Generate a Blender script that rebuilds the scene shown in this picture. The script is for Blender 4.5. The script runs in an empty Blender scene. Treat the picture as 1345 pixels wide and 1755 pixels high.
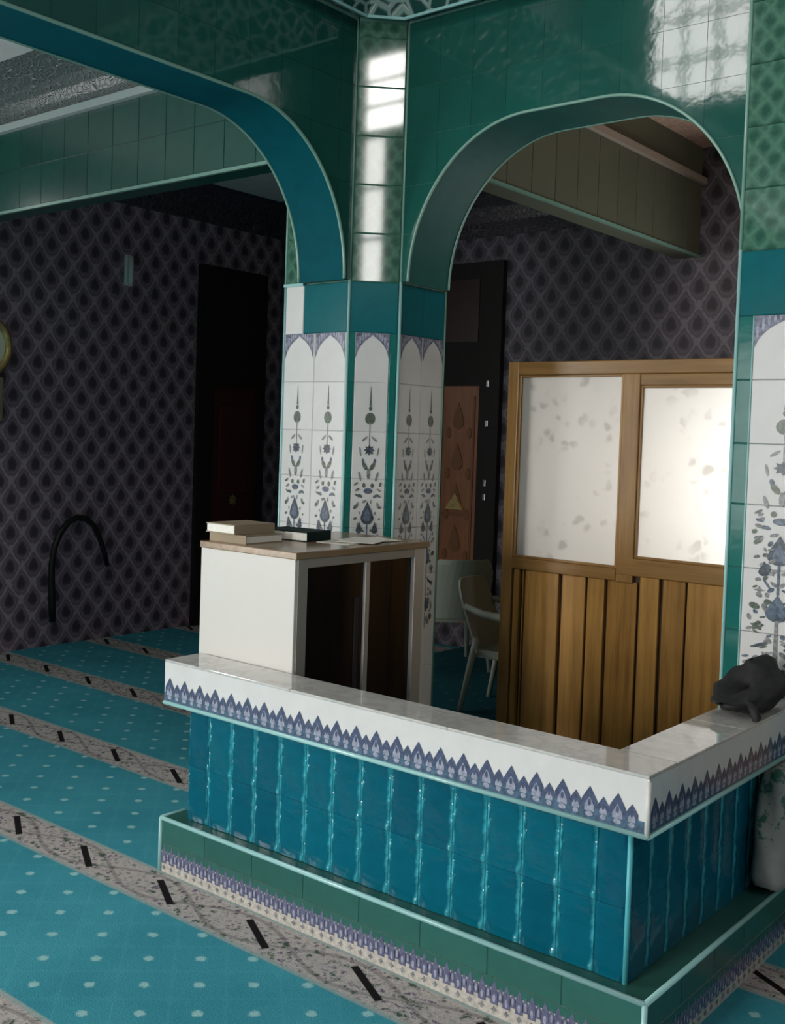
import bpy, bmesh, math, random
from mathutils import Vector, Matrix
random.seed(7)
PI = math.pi
SC = bpy.context.scene
COL = SC.collection

# ------------------------------------------------------------------ camera, world, light, exposure
CAM_R = ((0.774, -0.050, 0.631), (0.632, 0.008, -0.775), (0.034, 0.999, 0.038))
cam_d = bpy.data.cameras.new('camera')
cam_d.sensor_fit = 'VERTICAL'
cam_d.sensor_height = 36.0
cam_d.lens = 1853.16 * 36.0 / 1755.0
cam_d.shift_y = -57.5 / 1755.0
cam_d.clip_start = 0.05
cam_d.clip_end = 200
cam = bpy.data.objects.new('camera', cam_d)
COL.objects.link(cam)
_m = Matrix(CAM_R)
_q = _m.to_quaternion()
cam.rotation_mode = 'QUATERNION'
cam.rotation_quaternion = _q
cam.location = (0, 0, 2.15)
SC.camera = cam

world = bpy.data.worlds.new('world')
SC.world = world
world.use_nodes = True
_bg = world.node_tree.nodes['Background']
_bg.inputs['Color'].default_value = (0.75, 0.83, 0.95, 1)
_bg.inputs['Strength'].default_value = 0.6

SC.view_settings.view_transform = 'Standard'
SC.view_settings.look = 'None'
SC.view_settings.gamma = 1.0
SC.view_settings.use_curve_mapping = False
SC.view_settings.exposure = 0.18


def window_light(name, loc, size, direction, power, colour):
    """daylight standing in a window opening, just outside its frame"""
    d = bpy.data.lights.new(name, 'AREA')
    d.shape = 'RECTANGLE'
    d.size, d.size_y = size
    d.energy = power
    d.color = colour
    o = bpy.data.objects.new(name, d)
    COL.objects.link(o)
    o.location = loc
    o.rotation_euler = Vector(direction).to_track_quat('-Z', 'Y').to_euler()
    return o


DAY = (1.0, 0.97, 0.92)
SOUTH = -6.0
EAST = 7.0
# (x0, x1, z0, z1, watts) of the openings in the wall behind the photographer
FRONT_WINDOWS = [(-8.0, -6.35, 7.5, 10.2, 105), (-3.9, -1.9, 0.9, 3.7, 400),
                 (-4.9, -2.2, 6.9, 10.2, 250)]
# (y0, y1, z0, z1, watts) in the wall to the right of the photographer; the last is added to brighten the left arcade
RIGHT_WINDOWS = [(-5.15, -4.50, 5.0, 7.95, 55), (-5.15, -4.05, 8.05, 9.5, 80), (0.6, 2.8, 6.5, 9.2, 110)]
# (y0, y1, z0, z1, watts) in the left aisle, to the left of and behind the photographer; the second is added to brighten the ceiling
LEFT_WINDOWS = [(-3.6, -0.7, 0.8, 3.7, 570), (1.3, 3.7, 2.3, 4.3, 52)]
for (y0, y1, z0, z1, p) in LEFT_WINDOWS:
    window_light('daylight', (-9.2 - 0.22, (y0 + y1) / 2, (z0 + z1) / 2), (y1 - y0, z1 - z0), (1, 0, 0), p, DAY)
for i, (x0, x1, z0, z1, p) in enumerate(FRONT_WINDOWS):
    window_light('daylight', ((x0 + x1) / 2, SOUTH - 0.22, (z0 + z1) / 2), (x1 - x0, z1 - z0), (0, 1, 0), p, DAY)
for (y0, y1, z0, z1, p) in RIGHT_WINDOWS:
    window_light('daylight', (EAST + 0.22, (y0 + y1) / 2, (z0 + z1) / 2), (y1 - y0, z1 - z0), (-1, 0, 0), p, DAY)
# the office window behind the wooden partition (warm afternoon light)
OFFICE_WINDOW = (-3.65, -1.9, 0.95, 2.75)
OX_W = -0.3                              # inner face of the office end wall
window_light('daylight', (-2.775, 9.1 + 0.22, 1.85), (1.75, 1.8), (0, -1, 0), 88, (1.0, 0.975, 0.94))


# ------------------------------------------------------------------ materials
def new_mat(name):
    m = bpy.data.materials.new(name)
    m.use_nodes = True
    nt = m.node_tree
    return m, nt, nt.nodes['Principled BSDF']


def rgba(c):
    return (c[0], c[1], c[2], 1.0)


class NT:
    """a small helper to write node maths"""
    def __init__(s, nt):
        s.nt = nt

    def node(s, kind, **kw):
        n = s.nt.nodes.new(kind)
        for k, v in kw.items():
            setattr(n, k, v)
        return n

    def put(s, sock, v):
        if hasattr(v, 'is_linked') or hasattr(v, 'links'):
            s.nt.links.new(v, sock)
        else:
            sock.default_value = v

    def m(s, op, a, b=None, c=None, clamp=False):
        n = s.node('ShaderNodeMath', operation=op, use_clamp=clamp)
        s.put(n.inputs[0], a)
        if b is not None:
            s.put(n.inputs[1], b)
        if c is not None:
            s.put(n.inputs[2], c)
        return n.outputs[0]

    def coords(s, which='Object'):
        t = s.node('ShaderNodeTexCoord')
        return t.outputs[which]

    def xyz(s, vec):
        n = s.node('ShaderNodeSeparateXYZ')
        s.nt.links.new(vec, n.inputs[0])
        return n.outputs[0], n.outputs[1], n.outputs[2]

    def vec(s, x, y, z):
        n = s.node('ShaderNodeCombineXYZ')
        for i, v in enumerate((x, y, z)):
            s.put(n.inputs[i], v)
        return n.outputs[0]

    def noise(s, vec, scale, detail=3, rough=0.5):
        n = s.node('ShaderNodeTexNoise')
        if vec is not None:
            s.nt.links.new(vec, n.inputs['Vector'])
        n.inputs['Scale'].default_value = scale
        n.inputs['Detail'].default_value = detail
        n.inputs['Roughness'].default_value = rough
        return n.outputs['Fac']

    def voro(s, vec, scale, feature='F1', out='Distance'):
        n = s.node('ShaderNodeTexVoronoi', feature=feature)
        if vec is not None:
            s.nt.links.new(vec, n.inputs['Vector'])
        n.inputs['Scale'].default_value = scale
        return n.outputs[out]

    def ramp(s, fac, stops, interp='LINEAR'):
        n = s.node('ShaderNodeValToRGB')
        r = n.color_ramp
        r.interpolation = interp
        while len(r.elements) < len(stops):
            r.elements.new(0.5)
        for e, (p, c) in zip(r.elements, stops):
            e.position = p
            e.color = rgba(c)
        s.nt.links.new(fac, n.inputs[0])
        return n.outputs[0]

    def mix(s, fac, a, b):
        n = s.node('ShaderNodeMix', data_type='RGBA')
        s.put(n.inputs[0], fac)
        for i, v in ((6, a), (7, b)):
            if isinstance(v, tuple):
                n.inputs[i].default_value = rgba(v)
            else:
                s.nt.links.new(v, n.inputs[i])
        return n.outputs[2]

    def step(s, edge0, edge1, v):
        n = s.node('ShaderNodeMapRange', interpolation_type='SMOOTHSTEP')
        s.put(n.inputs[0], v)
        n.inputs[1].default_value = edge0
        n.inputs[2].default_value = edge1
        return n.outputs[0]

    def bump(s, height, strength, dist, bsdf):
        n = s.node('ShaderNodeBump')
        n.inputs['Strength'].default_value = strength
        n.inputs['Distance'].default_value = dist
        s.nt.links.new(height, n.inputs['Height'])
        s.nt.links.new(n.outputs[0], bsdf.inputs['Normal'])


def plain(name, c, rough=0.5, metal=0.0, spec=0.5, var=0.0, scale=6.0, coat=0.0):
    m, nt, b = new_mat(name)
    b.inputs['Roughness'].default_value = rough
    b.inputs['Metallic'].default_value = metal
    b.inputs['Specular IOR Level'].default_value = spec
    b.inputs['Coat Weight'].default_value = coat
    if var:
        N = NT(nt)
        f = N.noise(N.coords(), scale, 4)
        lo = tuple(max(0, x * (1 - var)) for x in c)
        hi = tuple(x * (1 + var) for x in c)
        nt.links.new(N.ramp(f, [(0.3, lo), (0.7, hi)]), b.inputs['Base Color'])
    else:
        b.inputs['Base Color'].default_value = rgba(c)
    return m


def glazed(name, c, rough=0.07, var=0.25, wave=0.25, scale=9.0, spec=0.5):
    """glazed ceramic: tone differs a little from tile to tile, the glaze is slightly uneven"""
    m, nt, b = new_mat(name)
    N = NT(nt)
    oi = N.node('ShaderNodeObjectInfo')
    f = N.noise(N.coords(), scale, 4)
    g = N.m('ADD', N.m('MULTIPLY', f, 0.7), N.m('MULTIPLY', oi.outputs['Random'], 0.3))
    lo = tuple(max(0, x * (1 - var)) for x in c)
    hi = tuple(x * (1 + var) for x in c)
    nt.links.new(N.ramp(g, [(0.3, lo), (0.7, hi)]), b.inputs['Base Color'])
    b.inputs['Roughness'].default_value = rough
    b.inputs['Specular IOR Level'].default_value = spec
    if wave:
        N.bump(N.noise(N.coords(), 14, 2), wave, 0.012, b)
    return m


def peacock(name):
    """deep turquoise glaze pooled in the middle of each fluted tile, paler and rippled along its rims"""
    m, nt, b = new_mat(name)
    N = NT(nt)
    P = N.coords()
    x, y, z = N.xyz(P)
    oi = N.node('ShaderNodeObjectInfo')
    rim = N.step(0.060, 0.079, N.m('ADD', N.m('ABSOLUTE', x), N.m('MULTIPLY', N.m('SUBTRACT', N.noise(P, 20, 2), 0.5), 0.04)))
    f = N.m('ADD', N.m('MULTIPLY', N.noise(P, 8, 3), 0.7), N.m('MULTIPLY', oi.outputs['Random'], 0.3))
    c = N.ramp(f, [(0.3, (0.0005, 0.085, 0.140)), (0.7, (0.001, 0.125, 0.190))])
    c = N.mix(N.m('MULTIPLY', rim, 0.75), c, (0.06, 0.46, 0.55))
    nt.links.new(c, b.inputs['Base Color'])
    b.inputs['Roughness'].default_value = 0.12
    V = N.vec(N.m('ADD', N.m('MULTIPLY', x, 16.0), N.m('MULTIPLY', oi.outputs['Random'], 31.0)), N.m('MULTIPLY', y, 16.0), N.m('MULTIPLY', z, 22.0))
    h = N.m('MULTIPLY', N.noise(V, 1.0, 2), N.m('ADD', 0.15, rim))
    N.bump(h, 0.9, 0.02, b)
    return m


def lattice(N, u, v):
    """cos+cos net: 0 along the net lines, +-2 in the middle of the cells"""
    return N.m('ADD', N.m('COSINE', N.m('MULTIPLY', u, 2 * PI)), N.m('COSINE', N.m('MULTIPLY', v, 2 * PI)))


def wallpaper(name, axis, k=1.0, tint=(1.0, 1.0, 1.0)):
    m, nt, b = new_mat(name)
    N = NT(nt)
    x, y, z = N.xyz(N.coords())
    h = x if axis == 'x' else y
    u = N.m('DIVIDE', h, 0.250)
    v = N.m('DIVIDE', z, 0.325)
    # pull the cells into pointed drops
    v = N.m('ADD', v, N.m('MULTIPLY', N.m('ABSOLUTE', N.m('SINE', N.m('MULTIPLY', u, 2 * PI))), 0.06))
    f = N.m('ABSOLUTE', lattice(N, u, v))
    n = N.noise(N.coords(), 38, 3)
    f = N.m('ADD', f, N.m('MULTIPLY', N.m('SUBTRACT', n, 0.5), 1.0))
    stops = [(0.0, (0.160, 0.142, 0.168)), (0.09, (0.138, 0.119, 0.144)), (0.19, (0.074, 0.060, 0.078)), (0.33, (0.080, 0.066, 0.085)),
             (0.44, (0.102, 0.087, 0.107)), (0.56, (0.066, 0.055, 0.071)), (0.76, (0.026, 0.021, 0.030))]
    c = N.ramp(N.m('DIVIDE', f, 2.2), [(p, tuple(k * a * t for a, t in zip(q, tint))) for p, q in stops])
    nt.links.new(c, b.inputs['Base Color'])
    b.inputs['Roughness'].default_value = 0.55
    return m


def damask_tile(name):
    m, nt, b = new_mat(name)
    N = NT(nt)
    x, y, z = N.xyz(N.coords())
    u = N.m('DIVIDE', N.m('ADD', x, y), 0.10)
    v = N.m('DIVIDE', z, 0.12)
    f = N.m('ABSOLUTE', lattice(N, u, v))
    n = N.noise(N.coords(), 45, 3)
    f = N.m('ADD', f, N.m('MULTIPLY', N.m('SUBTRACT', n, 0.5), 2.6))
    c = N.ramp(N.m('DIVIDE', f, 2.2), [(0.0, (0.085, 0.205, 0.150)), (0.25, (0.065, 0.165, 0.118)), (0.5, (0.050, 0.140, 0.100)), (0.85, (0.030, 0.100, 0.074))])
    nt.links.new(c, b.inputs['Base Color'])
    b.inputs['Roughness'].default_value = 0.045
    b.inputs['Specular IOR Level'].default_value = 0.9
    return m


def carpet(name, stripes=True, tone=1.0):
    m, nt, b = new_mat(name)
    N = NT(nt)
    P = N.coords()
    x, y, z = N.xyz(P)
    big = N.noise(P, 2.2, 3)
    fine = N.noise(P, 160, 2)
    base = N.ramp(N.m('ADD', N.m('MULTIPLY', big, 0.6), N.m('MULTIPLY', fine, 0.4)),
                  [(0.3, (0.038, 0.265, 0.345)), (0.7, (0.070, 0.370, 0.460))])
    # little pale blossoms in a diagonal lattice
    u = N.m('DIVIDE', N.m('ADD', x, 3.443), 0.31)
    v = N.m('DIVIDE', N.m('SUBTRACT', y, 2.196), 0.285)
    f = N.m('ABSOLUTE', lattice(N, u, v))
    f = N.m('ADD', f, N.m('MULTIPLY', N.m('SUBTRACT', N.noise(P, 60, 2), 0.5), 0.22))
    dots = N.step(1.84, 1.97, f)
    ring = N.step(0.25, 0.0, N.m('ABSOLUTE', f))
    base = N.mix(N.m('MULTIPLY', ring, 0.22), base, (0.10, 0.42, 0.50))
    base = N.mix(N.m('MULTIPLY', dots, 0.8), base, (0.42, 0.70, 0.70))
    if stripes:
        k = N.m('WRAP', N.m('SUBTRACT', y, 3.22), 0.565, -0.565)
        ak = N.m('ABSOLUTE', k)
        row = N.m('ROUND', N.m('DIVIDE', N.m('SUBTRACT', y, 3.22), 1.13))
        # rug border: stone ground with small dark and green leaf work
        e = N.voro(P, 17, 'DISTANCE_TO_EDGE')
        leaf = N.step(0.055, 0.02, e)
        c1 = N.noise(P, 20, 4, 0.6)
        ground = N.ramp(c1, [(0.37, (0.07, 0.11, 0.09)), (0.44, (0.40, 0.365, 0.35)), (0.56, (0.54, 0.49, 0.475)), (0.63, (0.17, 0.13, 0.19))])
        ground = N.mix(N.m('MULTIPLY', leaf, 0.5), ground, (0.60, 0.55, 0.52))
        # crossing scroll lines
        w1 = N.m('ABSOLUTE', N.m('SUBTRACT', N.m('ABSOLUTE', k), N.m('MULTIPLY', N.m('ABSOLUTE', N.m('SINE', N.m('MULTIPLY', x, PI / 0.617))), 0.10)))
        scr = N.step(0.016, 0.006, w1)
        ground = N.mix(N.m('MULTIPLY', scr, 0.4), ground, (0.07, 0.07, 0.065))
        # slanting black bars, one for each prayer place
        lx = N.m('WRAP', N.m('ADD', N.m('ADD', x, 2.667), N.m('MULTIPLY', row, 0.06)), 0.3085, -0.3085)
        ac = N.m('ABSOLUTE', N.m('ADD', N.m('MULTIPLY', lx, 0.49), N.m('MULTIPLY', k, 0.87)))
        al = N.m('ABSOLUTE', N.m('SUBTRACT', N.m('MULTIPLY', lx, 0.87), N.m('MULTIPLY', k, 0.49)))
        bar = N.m('MULTIPLY', N.step(0.019, 0.014, ac), N.step(0.15, 0.135, al))
        ground = N.mix(bar, ground, (0.012, 0.010, 0.011))
        edge = N.m('MULTIPLY', N.step(0.118, 0.124, ak), N.step(0.150, 0.143, ak))
        inside = N.step(0.143, 0.138, ak)
        base = N.mix(inside, base, ground)
        base = N.mix(N.m('MULTIPLY', edge, 0.75), base, (0.30, 0.42, 0.42))
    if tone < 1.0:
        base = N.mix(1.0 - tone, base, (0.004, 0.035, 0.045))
    nt.links.new(base, b.inputs['Base Color'])
    b.inputs['Roughness'].default_value = 0.85
    b.inputs['Specular IOR Level'].default_value = 0.1
    N.bump(fine, 0.35, 0.006, b)
    return m


def marble(name):
    m, nt, b = new_mat(name)
    N = NT(nt)
    P = N.coords()
    n = N.noise(P, 5, 6, 0.65)
    v = N.m('ABSOLUTE', N.m('SUBTRACT', n, 0.5))
    c = N.ramp(v, [(0.0, (0.50, 0.50, 0.49)), (0.05, (0.60, 0.59, 0.57)), (0.2, (0.66, 0.65, 0.63))])
    nt.links.new(c, b.inputs['Base Color'])
    b.inputs['Roughness'].default_value = 0.04
    b.inputs['Specular IOR Level'].default_value = 1.0
    return m


def wood(name, dark, light, axis='z', rough=0.35, scale=1.0):
    m, nt, b = new_mat(name)
    N = NT(nt)
    P = N.coords()
    x, y, z = N.xyz(P)
    s = [30 * scale, 30 * scale, 30 * scale]
    s['xyz'.index(axis)] = 1.6 * scale
    oi = N.node('ShaderNodeObjectInfo')
    off = N.m('MULTIPLY', oi.outputs['Random'], 7.0)
    V = N.vec(N.m('ADD', N.m('MULTIPLY', x, s[0]), off), N.m('MULTIPLY', y, s[1]), N.m('MULTIPLY', z, s[2]))
    n = N.noise(V, 1.0, 5, 0.6)
    n2 = N.noise(P, 2.5, 3)
    g = N.m('ADD', N.m('MULTIPLY', n, 0.65), N.m('ADD', N.m('MULTIPLY', n2, 0.25), N.m('MULTIPLY', oi.outputs['Random'], 0.12)))
    nt.links.new(N.ramp(g, [(0.32, dark), (0.68, light)]), b.inputs['Base Color'])
    b.inputs['Roughness'].default_value = rough
    N.bump(n, 0.08, 0.004, b)
    return m


def frosted(name):
    m, nt, b = new_mat(name)
    N = NT(nt)
    P = N.coords()
    x, y, z = N.xyz(P)
    # etched blossoms, denser to the edges of each pane
    w = N.noise(P, 9, 2)
    d = N.voro(N.vec(N.m('ADD', x, N.m('MULTIPLY', w, 0.12)), y, N.m('ADD', z, N.m('MULTIPLY', w, 0.12))), 11, 'F1')
    n = N.noise(P, 3.2, 2)
    fl = N.m('MULTIPLY', N.step(0.42, 0.20, d), N.step(0.44, 0.60, n))
    col = N.mix(N.m('MULTIPLY', fl, 0.42), (0.93, 0.93, 0.91), (0.50, 0.49, 0.45))
    nt.links.new(col, b.inputs['Base Color'])
    b.inputs['Roughness'].default_value = 0.25
    tr = N.node('ShaderNodeBsdfTranslucent')
    nt.links.new(col, tr.inputs['Color'])
    rf = N.node('ShaderNodeBsdfRefraction')
    nt.links.new(col, rf.inputs['Color'])
    rf.inputs['Roughness'].default_value = 0.62
    rf.inputs['IOR'].default_value = 1.45
    mt = N.node('ShaderNodeMixShader')
    mt.inputs[0].default_value = 0.72
    nt.links.new(tr.outputs[0], mt.inputs[1])
    nt.links.new(rf.outputs[0], mt.inputs[2])
    mx = N.node('ShaderNodeMixShader')
    mx.inputs[0].default_value = 0.75
    nt.links.new(b.outputs[0], mx.inputs[1])
    nt.links.new(mt.outputs[0], mx.inputs[2])
    nt.links.new(mx.outputs[0], nt.nodes['Material Output'].inputs['Surface'])
    return m


def pierced(name, line, hole, scale=9.0):
    """plaster relief with a net of raised lines over dark hollows"""
    m, nt, b = new_mat(name)
    N = NT(nt)
    P = N.coords()
    e = N.voro(P, scale, 'DISTANCE_TO_EDGE')
    f = N.step(0.16, 0.05, e)
    nt.links.new(N.mix(f, hole, line), b.inputs['Base Color'])
    b.inputs['Roughness'].default_value = 0.3
    N.bump(f, 0.6, 0.02, b)
    return m


def printed_sack(name):
    m, nt, b = new_mat(name)
    N = NT(nt)
    P = N.coords()
    f = N.noise(P, 13, 4, 0.6)
    g = N.ramp(N.noise(P, 6, 3), [(0.3, (0.24, 0.25, 0.24)), (0.7, (0.36, 0.36, 0.34))])
    x, y, z = N.xyz(P)
    k = N.m('MULTIPLY', N.step(0.52, 0.60, f), N.step(0.16, 0.24, z))
    nt.links.new(N.mix(k, g, (0.03, 0.13, 0.09)), b.inputs['Base Color'])
    b.inputs['Roughness'].default_value = 0.7
    return m


M = {}
M['green'] = glazed('green_glaze', (0.013, 0.090, 0.074), 0.055, 0.10, 0.025, spec=0.8)
M['greenstep'] = glazed('step_green_glaze', (0.034, 0.130, 0.110), 0.25, 0.12, 0.05, spec=0.25)
M['beamgreen'] = glazed('beam_green_glaze', (0.014, 0.086, 0.068), 0.22, 0.10, 0.03)
M['olivebeam'] = glazed('olive_glaze', (0.115, 0.130, 0.090), 0.5, 0.08, 0.0)
M['teal'] = glazed('teal_glaze', (0.004, 0.125, 0.150), 0.2, 0.12, 0.02, spec=0.2)
M['bluetile'] = peacock('peacock_glaze')
M['tealstrip'] = glazed('teal_strip_glaze', (0.012, 0.150, 0.135), 0.12, 0.15, 0.05)
M['aqua'] = plain('aqua_trim', (0.33, 0.60, 0.60), 0.2)
M['aquadull'] = plain('green_trim', (0.20, 0.37, 0.31), 0.25)
M['grout'] = plain('grout', (0.06, 0.18, 0.145), 0.6)
M['intrados'] = glazed('intrados_glaze', (0.003, 0.085, 0.110), 0.6, 0.12, 0.0, spec=0.04)
M['intradosgreen'] = glazed('green_intrados_glaze', (0.012, 0.100, 0.090), 0.55, 0.12, 0.0, spec=0.08)
M['bluegrout'] = plain('turquoise_grout', (0.10, 0.48, 0.54), 0.35)
M['greygrout'] = plain('pale_grout', (0.5, 0.5, 0.49), 0.7)
M['white'] = glazed('white_glaze', (0.68, 0.68, 0.68), 0.2, 0.05, 0.04, spec=0.3)
M['damask'] = damask_tile('damask_glaze')
M['ink'] = plain('ink_blue', (0.075, 0.095, 0.120), 0.2, var=0.5, scale=60)
M['blue'] = plain('cobalt_print', (0.120, 0.155, 0.215), 0.2, var=0.5, scale=50)
M['headblue'] = plain('head_print', (0.16, 0.175, 0.24), 0.2, var=0.6, scale=45)
M['slate'] = plain('slate_print', (0.24, 0.25, 0.26), 0.2, var=0.5, scale=60)
M['olive'] = plain('olive_print', (0.12, 0.15, 0.12), 0.2, var=0.4, scale=60)
M['lilac'] = plain('lilac_print', (0.33, 0.345, 0.44), 0.2, var=0.3, scale=60)
M['navy'] = plain('navy_print', (0.080, 0.100, 0.175), 0.15, var=0.3, scale=60)
M['footblue'] = plain('foot_print_blue', (0.125, 0.135, 0.225), 0.2, var=0.3, scale=60)
M['bluebase'] = plain('blue_band_print', (0.080, 0.130, 0.200), 0.15, var=0.4, scale=45)
M['cream'] = plain('cream_print', (0.50, 0.47, 0.43), 0.3, var=0.25, scale=50)
M['marble'] = marble('white_marble')
M['wallx'] = wallpaper('damask_wallpaper_left', 'y', 2.5, (1.12, 0.97, 1.0))
M['wally'] = wallpaper('damask_wallpaper_back', 'x', 1.2)
M['carpet'] = carpet('prayer_carpet')
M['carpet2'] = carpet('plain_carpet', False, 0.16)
M['plaster'] = plain('grey_plaster', (0.80, 0.79, 0.76), 0.8, var=0.06)
M['backceil'] = plain('tan_plaster', (0.62, 0.42, 0.33), 0.8, var=0.22, scale=30)
M['hall'] = plain('hall_plaster', (0.10, 0.13, 0.12), 0.7, var=0.1)
M['cornice'] = pierced('pierced_cornice', (0.20, 0.30, 0.28), (0.01, 0.055, 0.05), 10)
M['cove'] = pierced('cove_relief', (0.20, 0.225, 0.22), (0.12, 0.155, 0.15), 22)
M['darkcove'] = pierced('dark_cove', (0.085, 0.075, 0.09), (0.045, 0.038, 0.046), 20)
M['tanmold'] = plain('tan_moulding', (0.36, 0.31, 0.26), 0.5)
M['mold'] = plain('pale_moulding', (0.50, 0.58, 0.56), 0.4)
M['oak'] = wood('oak_frame', (0.19, 0.092, 0.024), (0.40, 0.225, 0.074), 'z', 0.3)
M['oakx'] = wood('oak_rail', (0.17, 0.082, 0.018), (0.35, 0.19, 0.056), 'x', 0.3)
M['oakboard'] = wood('oak_board', (0.21, 0.098, 0.021), (0.52, 0.275, 0.070), 'z', 0.3)
M['groove'] = plain('oak_shadow_gap', (0.05, 0.022, 0.005), 0.5)
M['frost'] = frosted('etched_glass')
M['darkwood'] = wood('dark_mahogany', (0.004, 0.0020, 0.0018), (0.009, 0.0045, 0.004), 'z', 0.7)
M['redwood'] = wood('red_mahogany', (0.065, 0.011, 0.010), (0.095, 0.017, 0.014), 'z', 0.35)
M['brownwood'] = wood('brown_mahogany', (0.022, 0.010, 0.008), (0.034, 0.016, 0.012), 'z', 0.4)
M['doorwood'] = wood('carved_walnut', (0.24, 0.088, 0.042), (0.38, 0.155, 0.078), 'z', 0.4)
M['carve'] = plain('carved_line', (0.20, 0.080, 0.032), 0.5)
M['gilt'] = plain('gilt', (0.55, 0.40, 0.16), 0.35, 0.6, var=0.25, scale=20)
M['steel'] = plain('steel', (0.35, 0.36, 0.40), 0.3, 0.9)
M['melamine'] = plain('white_melamine', (0.66, 0.645, 0.615), 0.45)
M['alu'] = plain('aluminium', (0.36, 0.34, 0.31), 0.38, 0.35)
M['alushine'] = plain('bright_aluminium', (0.52, 0.50, 0.48), 0.35, 0.4)
M['blackglass'] = plain('smoked_glass', (0.006, 0.006, 0.008), 0.05, spec=0.4)
M['shelfdark'] = plain('dark_shelf', (0.02, 0.018, 0.018), 0.6)
M['topwood'] = wood('counter_wood', (0.20, 0.125, 0.07), (0.36, 0.25, 0.155), 'y', 0.22)
M['paper'] = plain('paper', (0.80, 0.77, 0.70), 0.7)
M['pages'] = plain('page_edges', (0.88, 0.86, 0.80), 0.8, var=0.05, scale=80)
M['buff'] = plain('buff_cover', (0.30, 0.235, 0.155), 0.6, var=0.1)
M['darkgreen'] = plain('dark_green_cover', (0.006, 0.020, 0.019), 0.75, spec=0.1)
M['plastic'] = plain('sage_plastic', (0.46, 0.50, 0.43), 0.4)
M['black'] = plain('black_rubber', (0.006, 0.006, 0.007), 0.5)
M['bagblack'] = plain('black_cloth', (0.014, 0.014, 0.016), 0.75, var=0.3, scale=30)
M['sack'] = printed_sack('grey_sack')
M['ivory'] = plain('ivory_plastic', (0.88, 0.88, 0.85), 0.4)
M['clockface'] = plain('clock_face', (0.90, 0.84, 0.70), 0.4)


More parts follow.
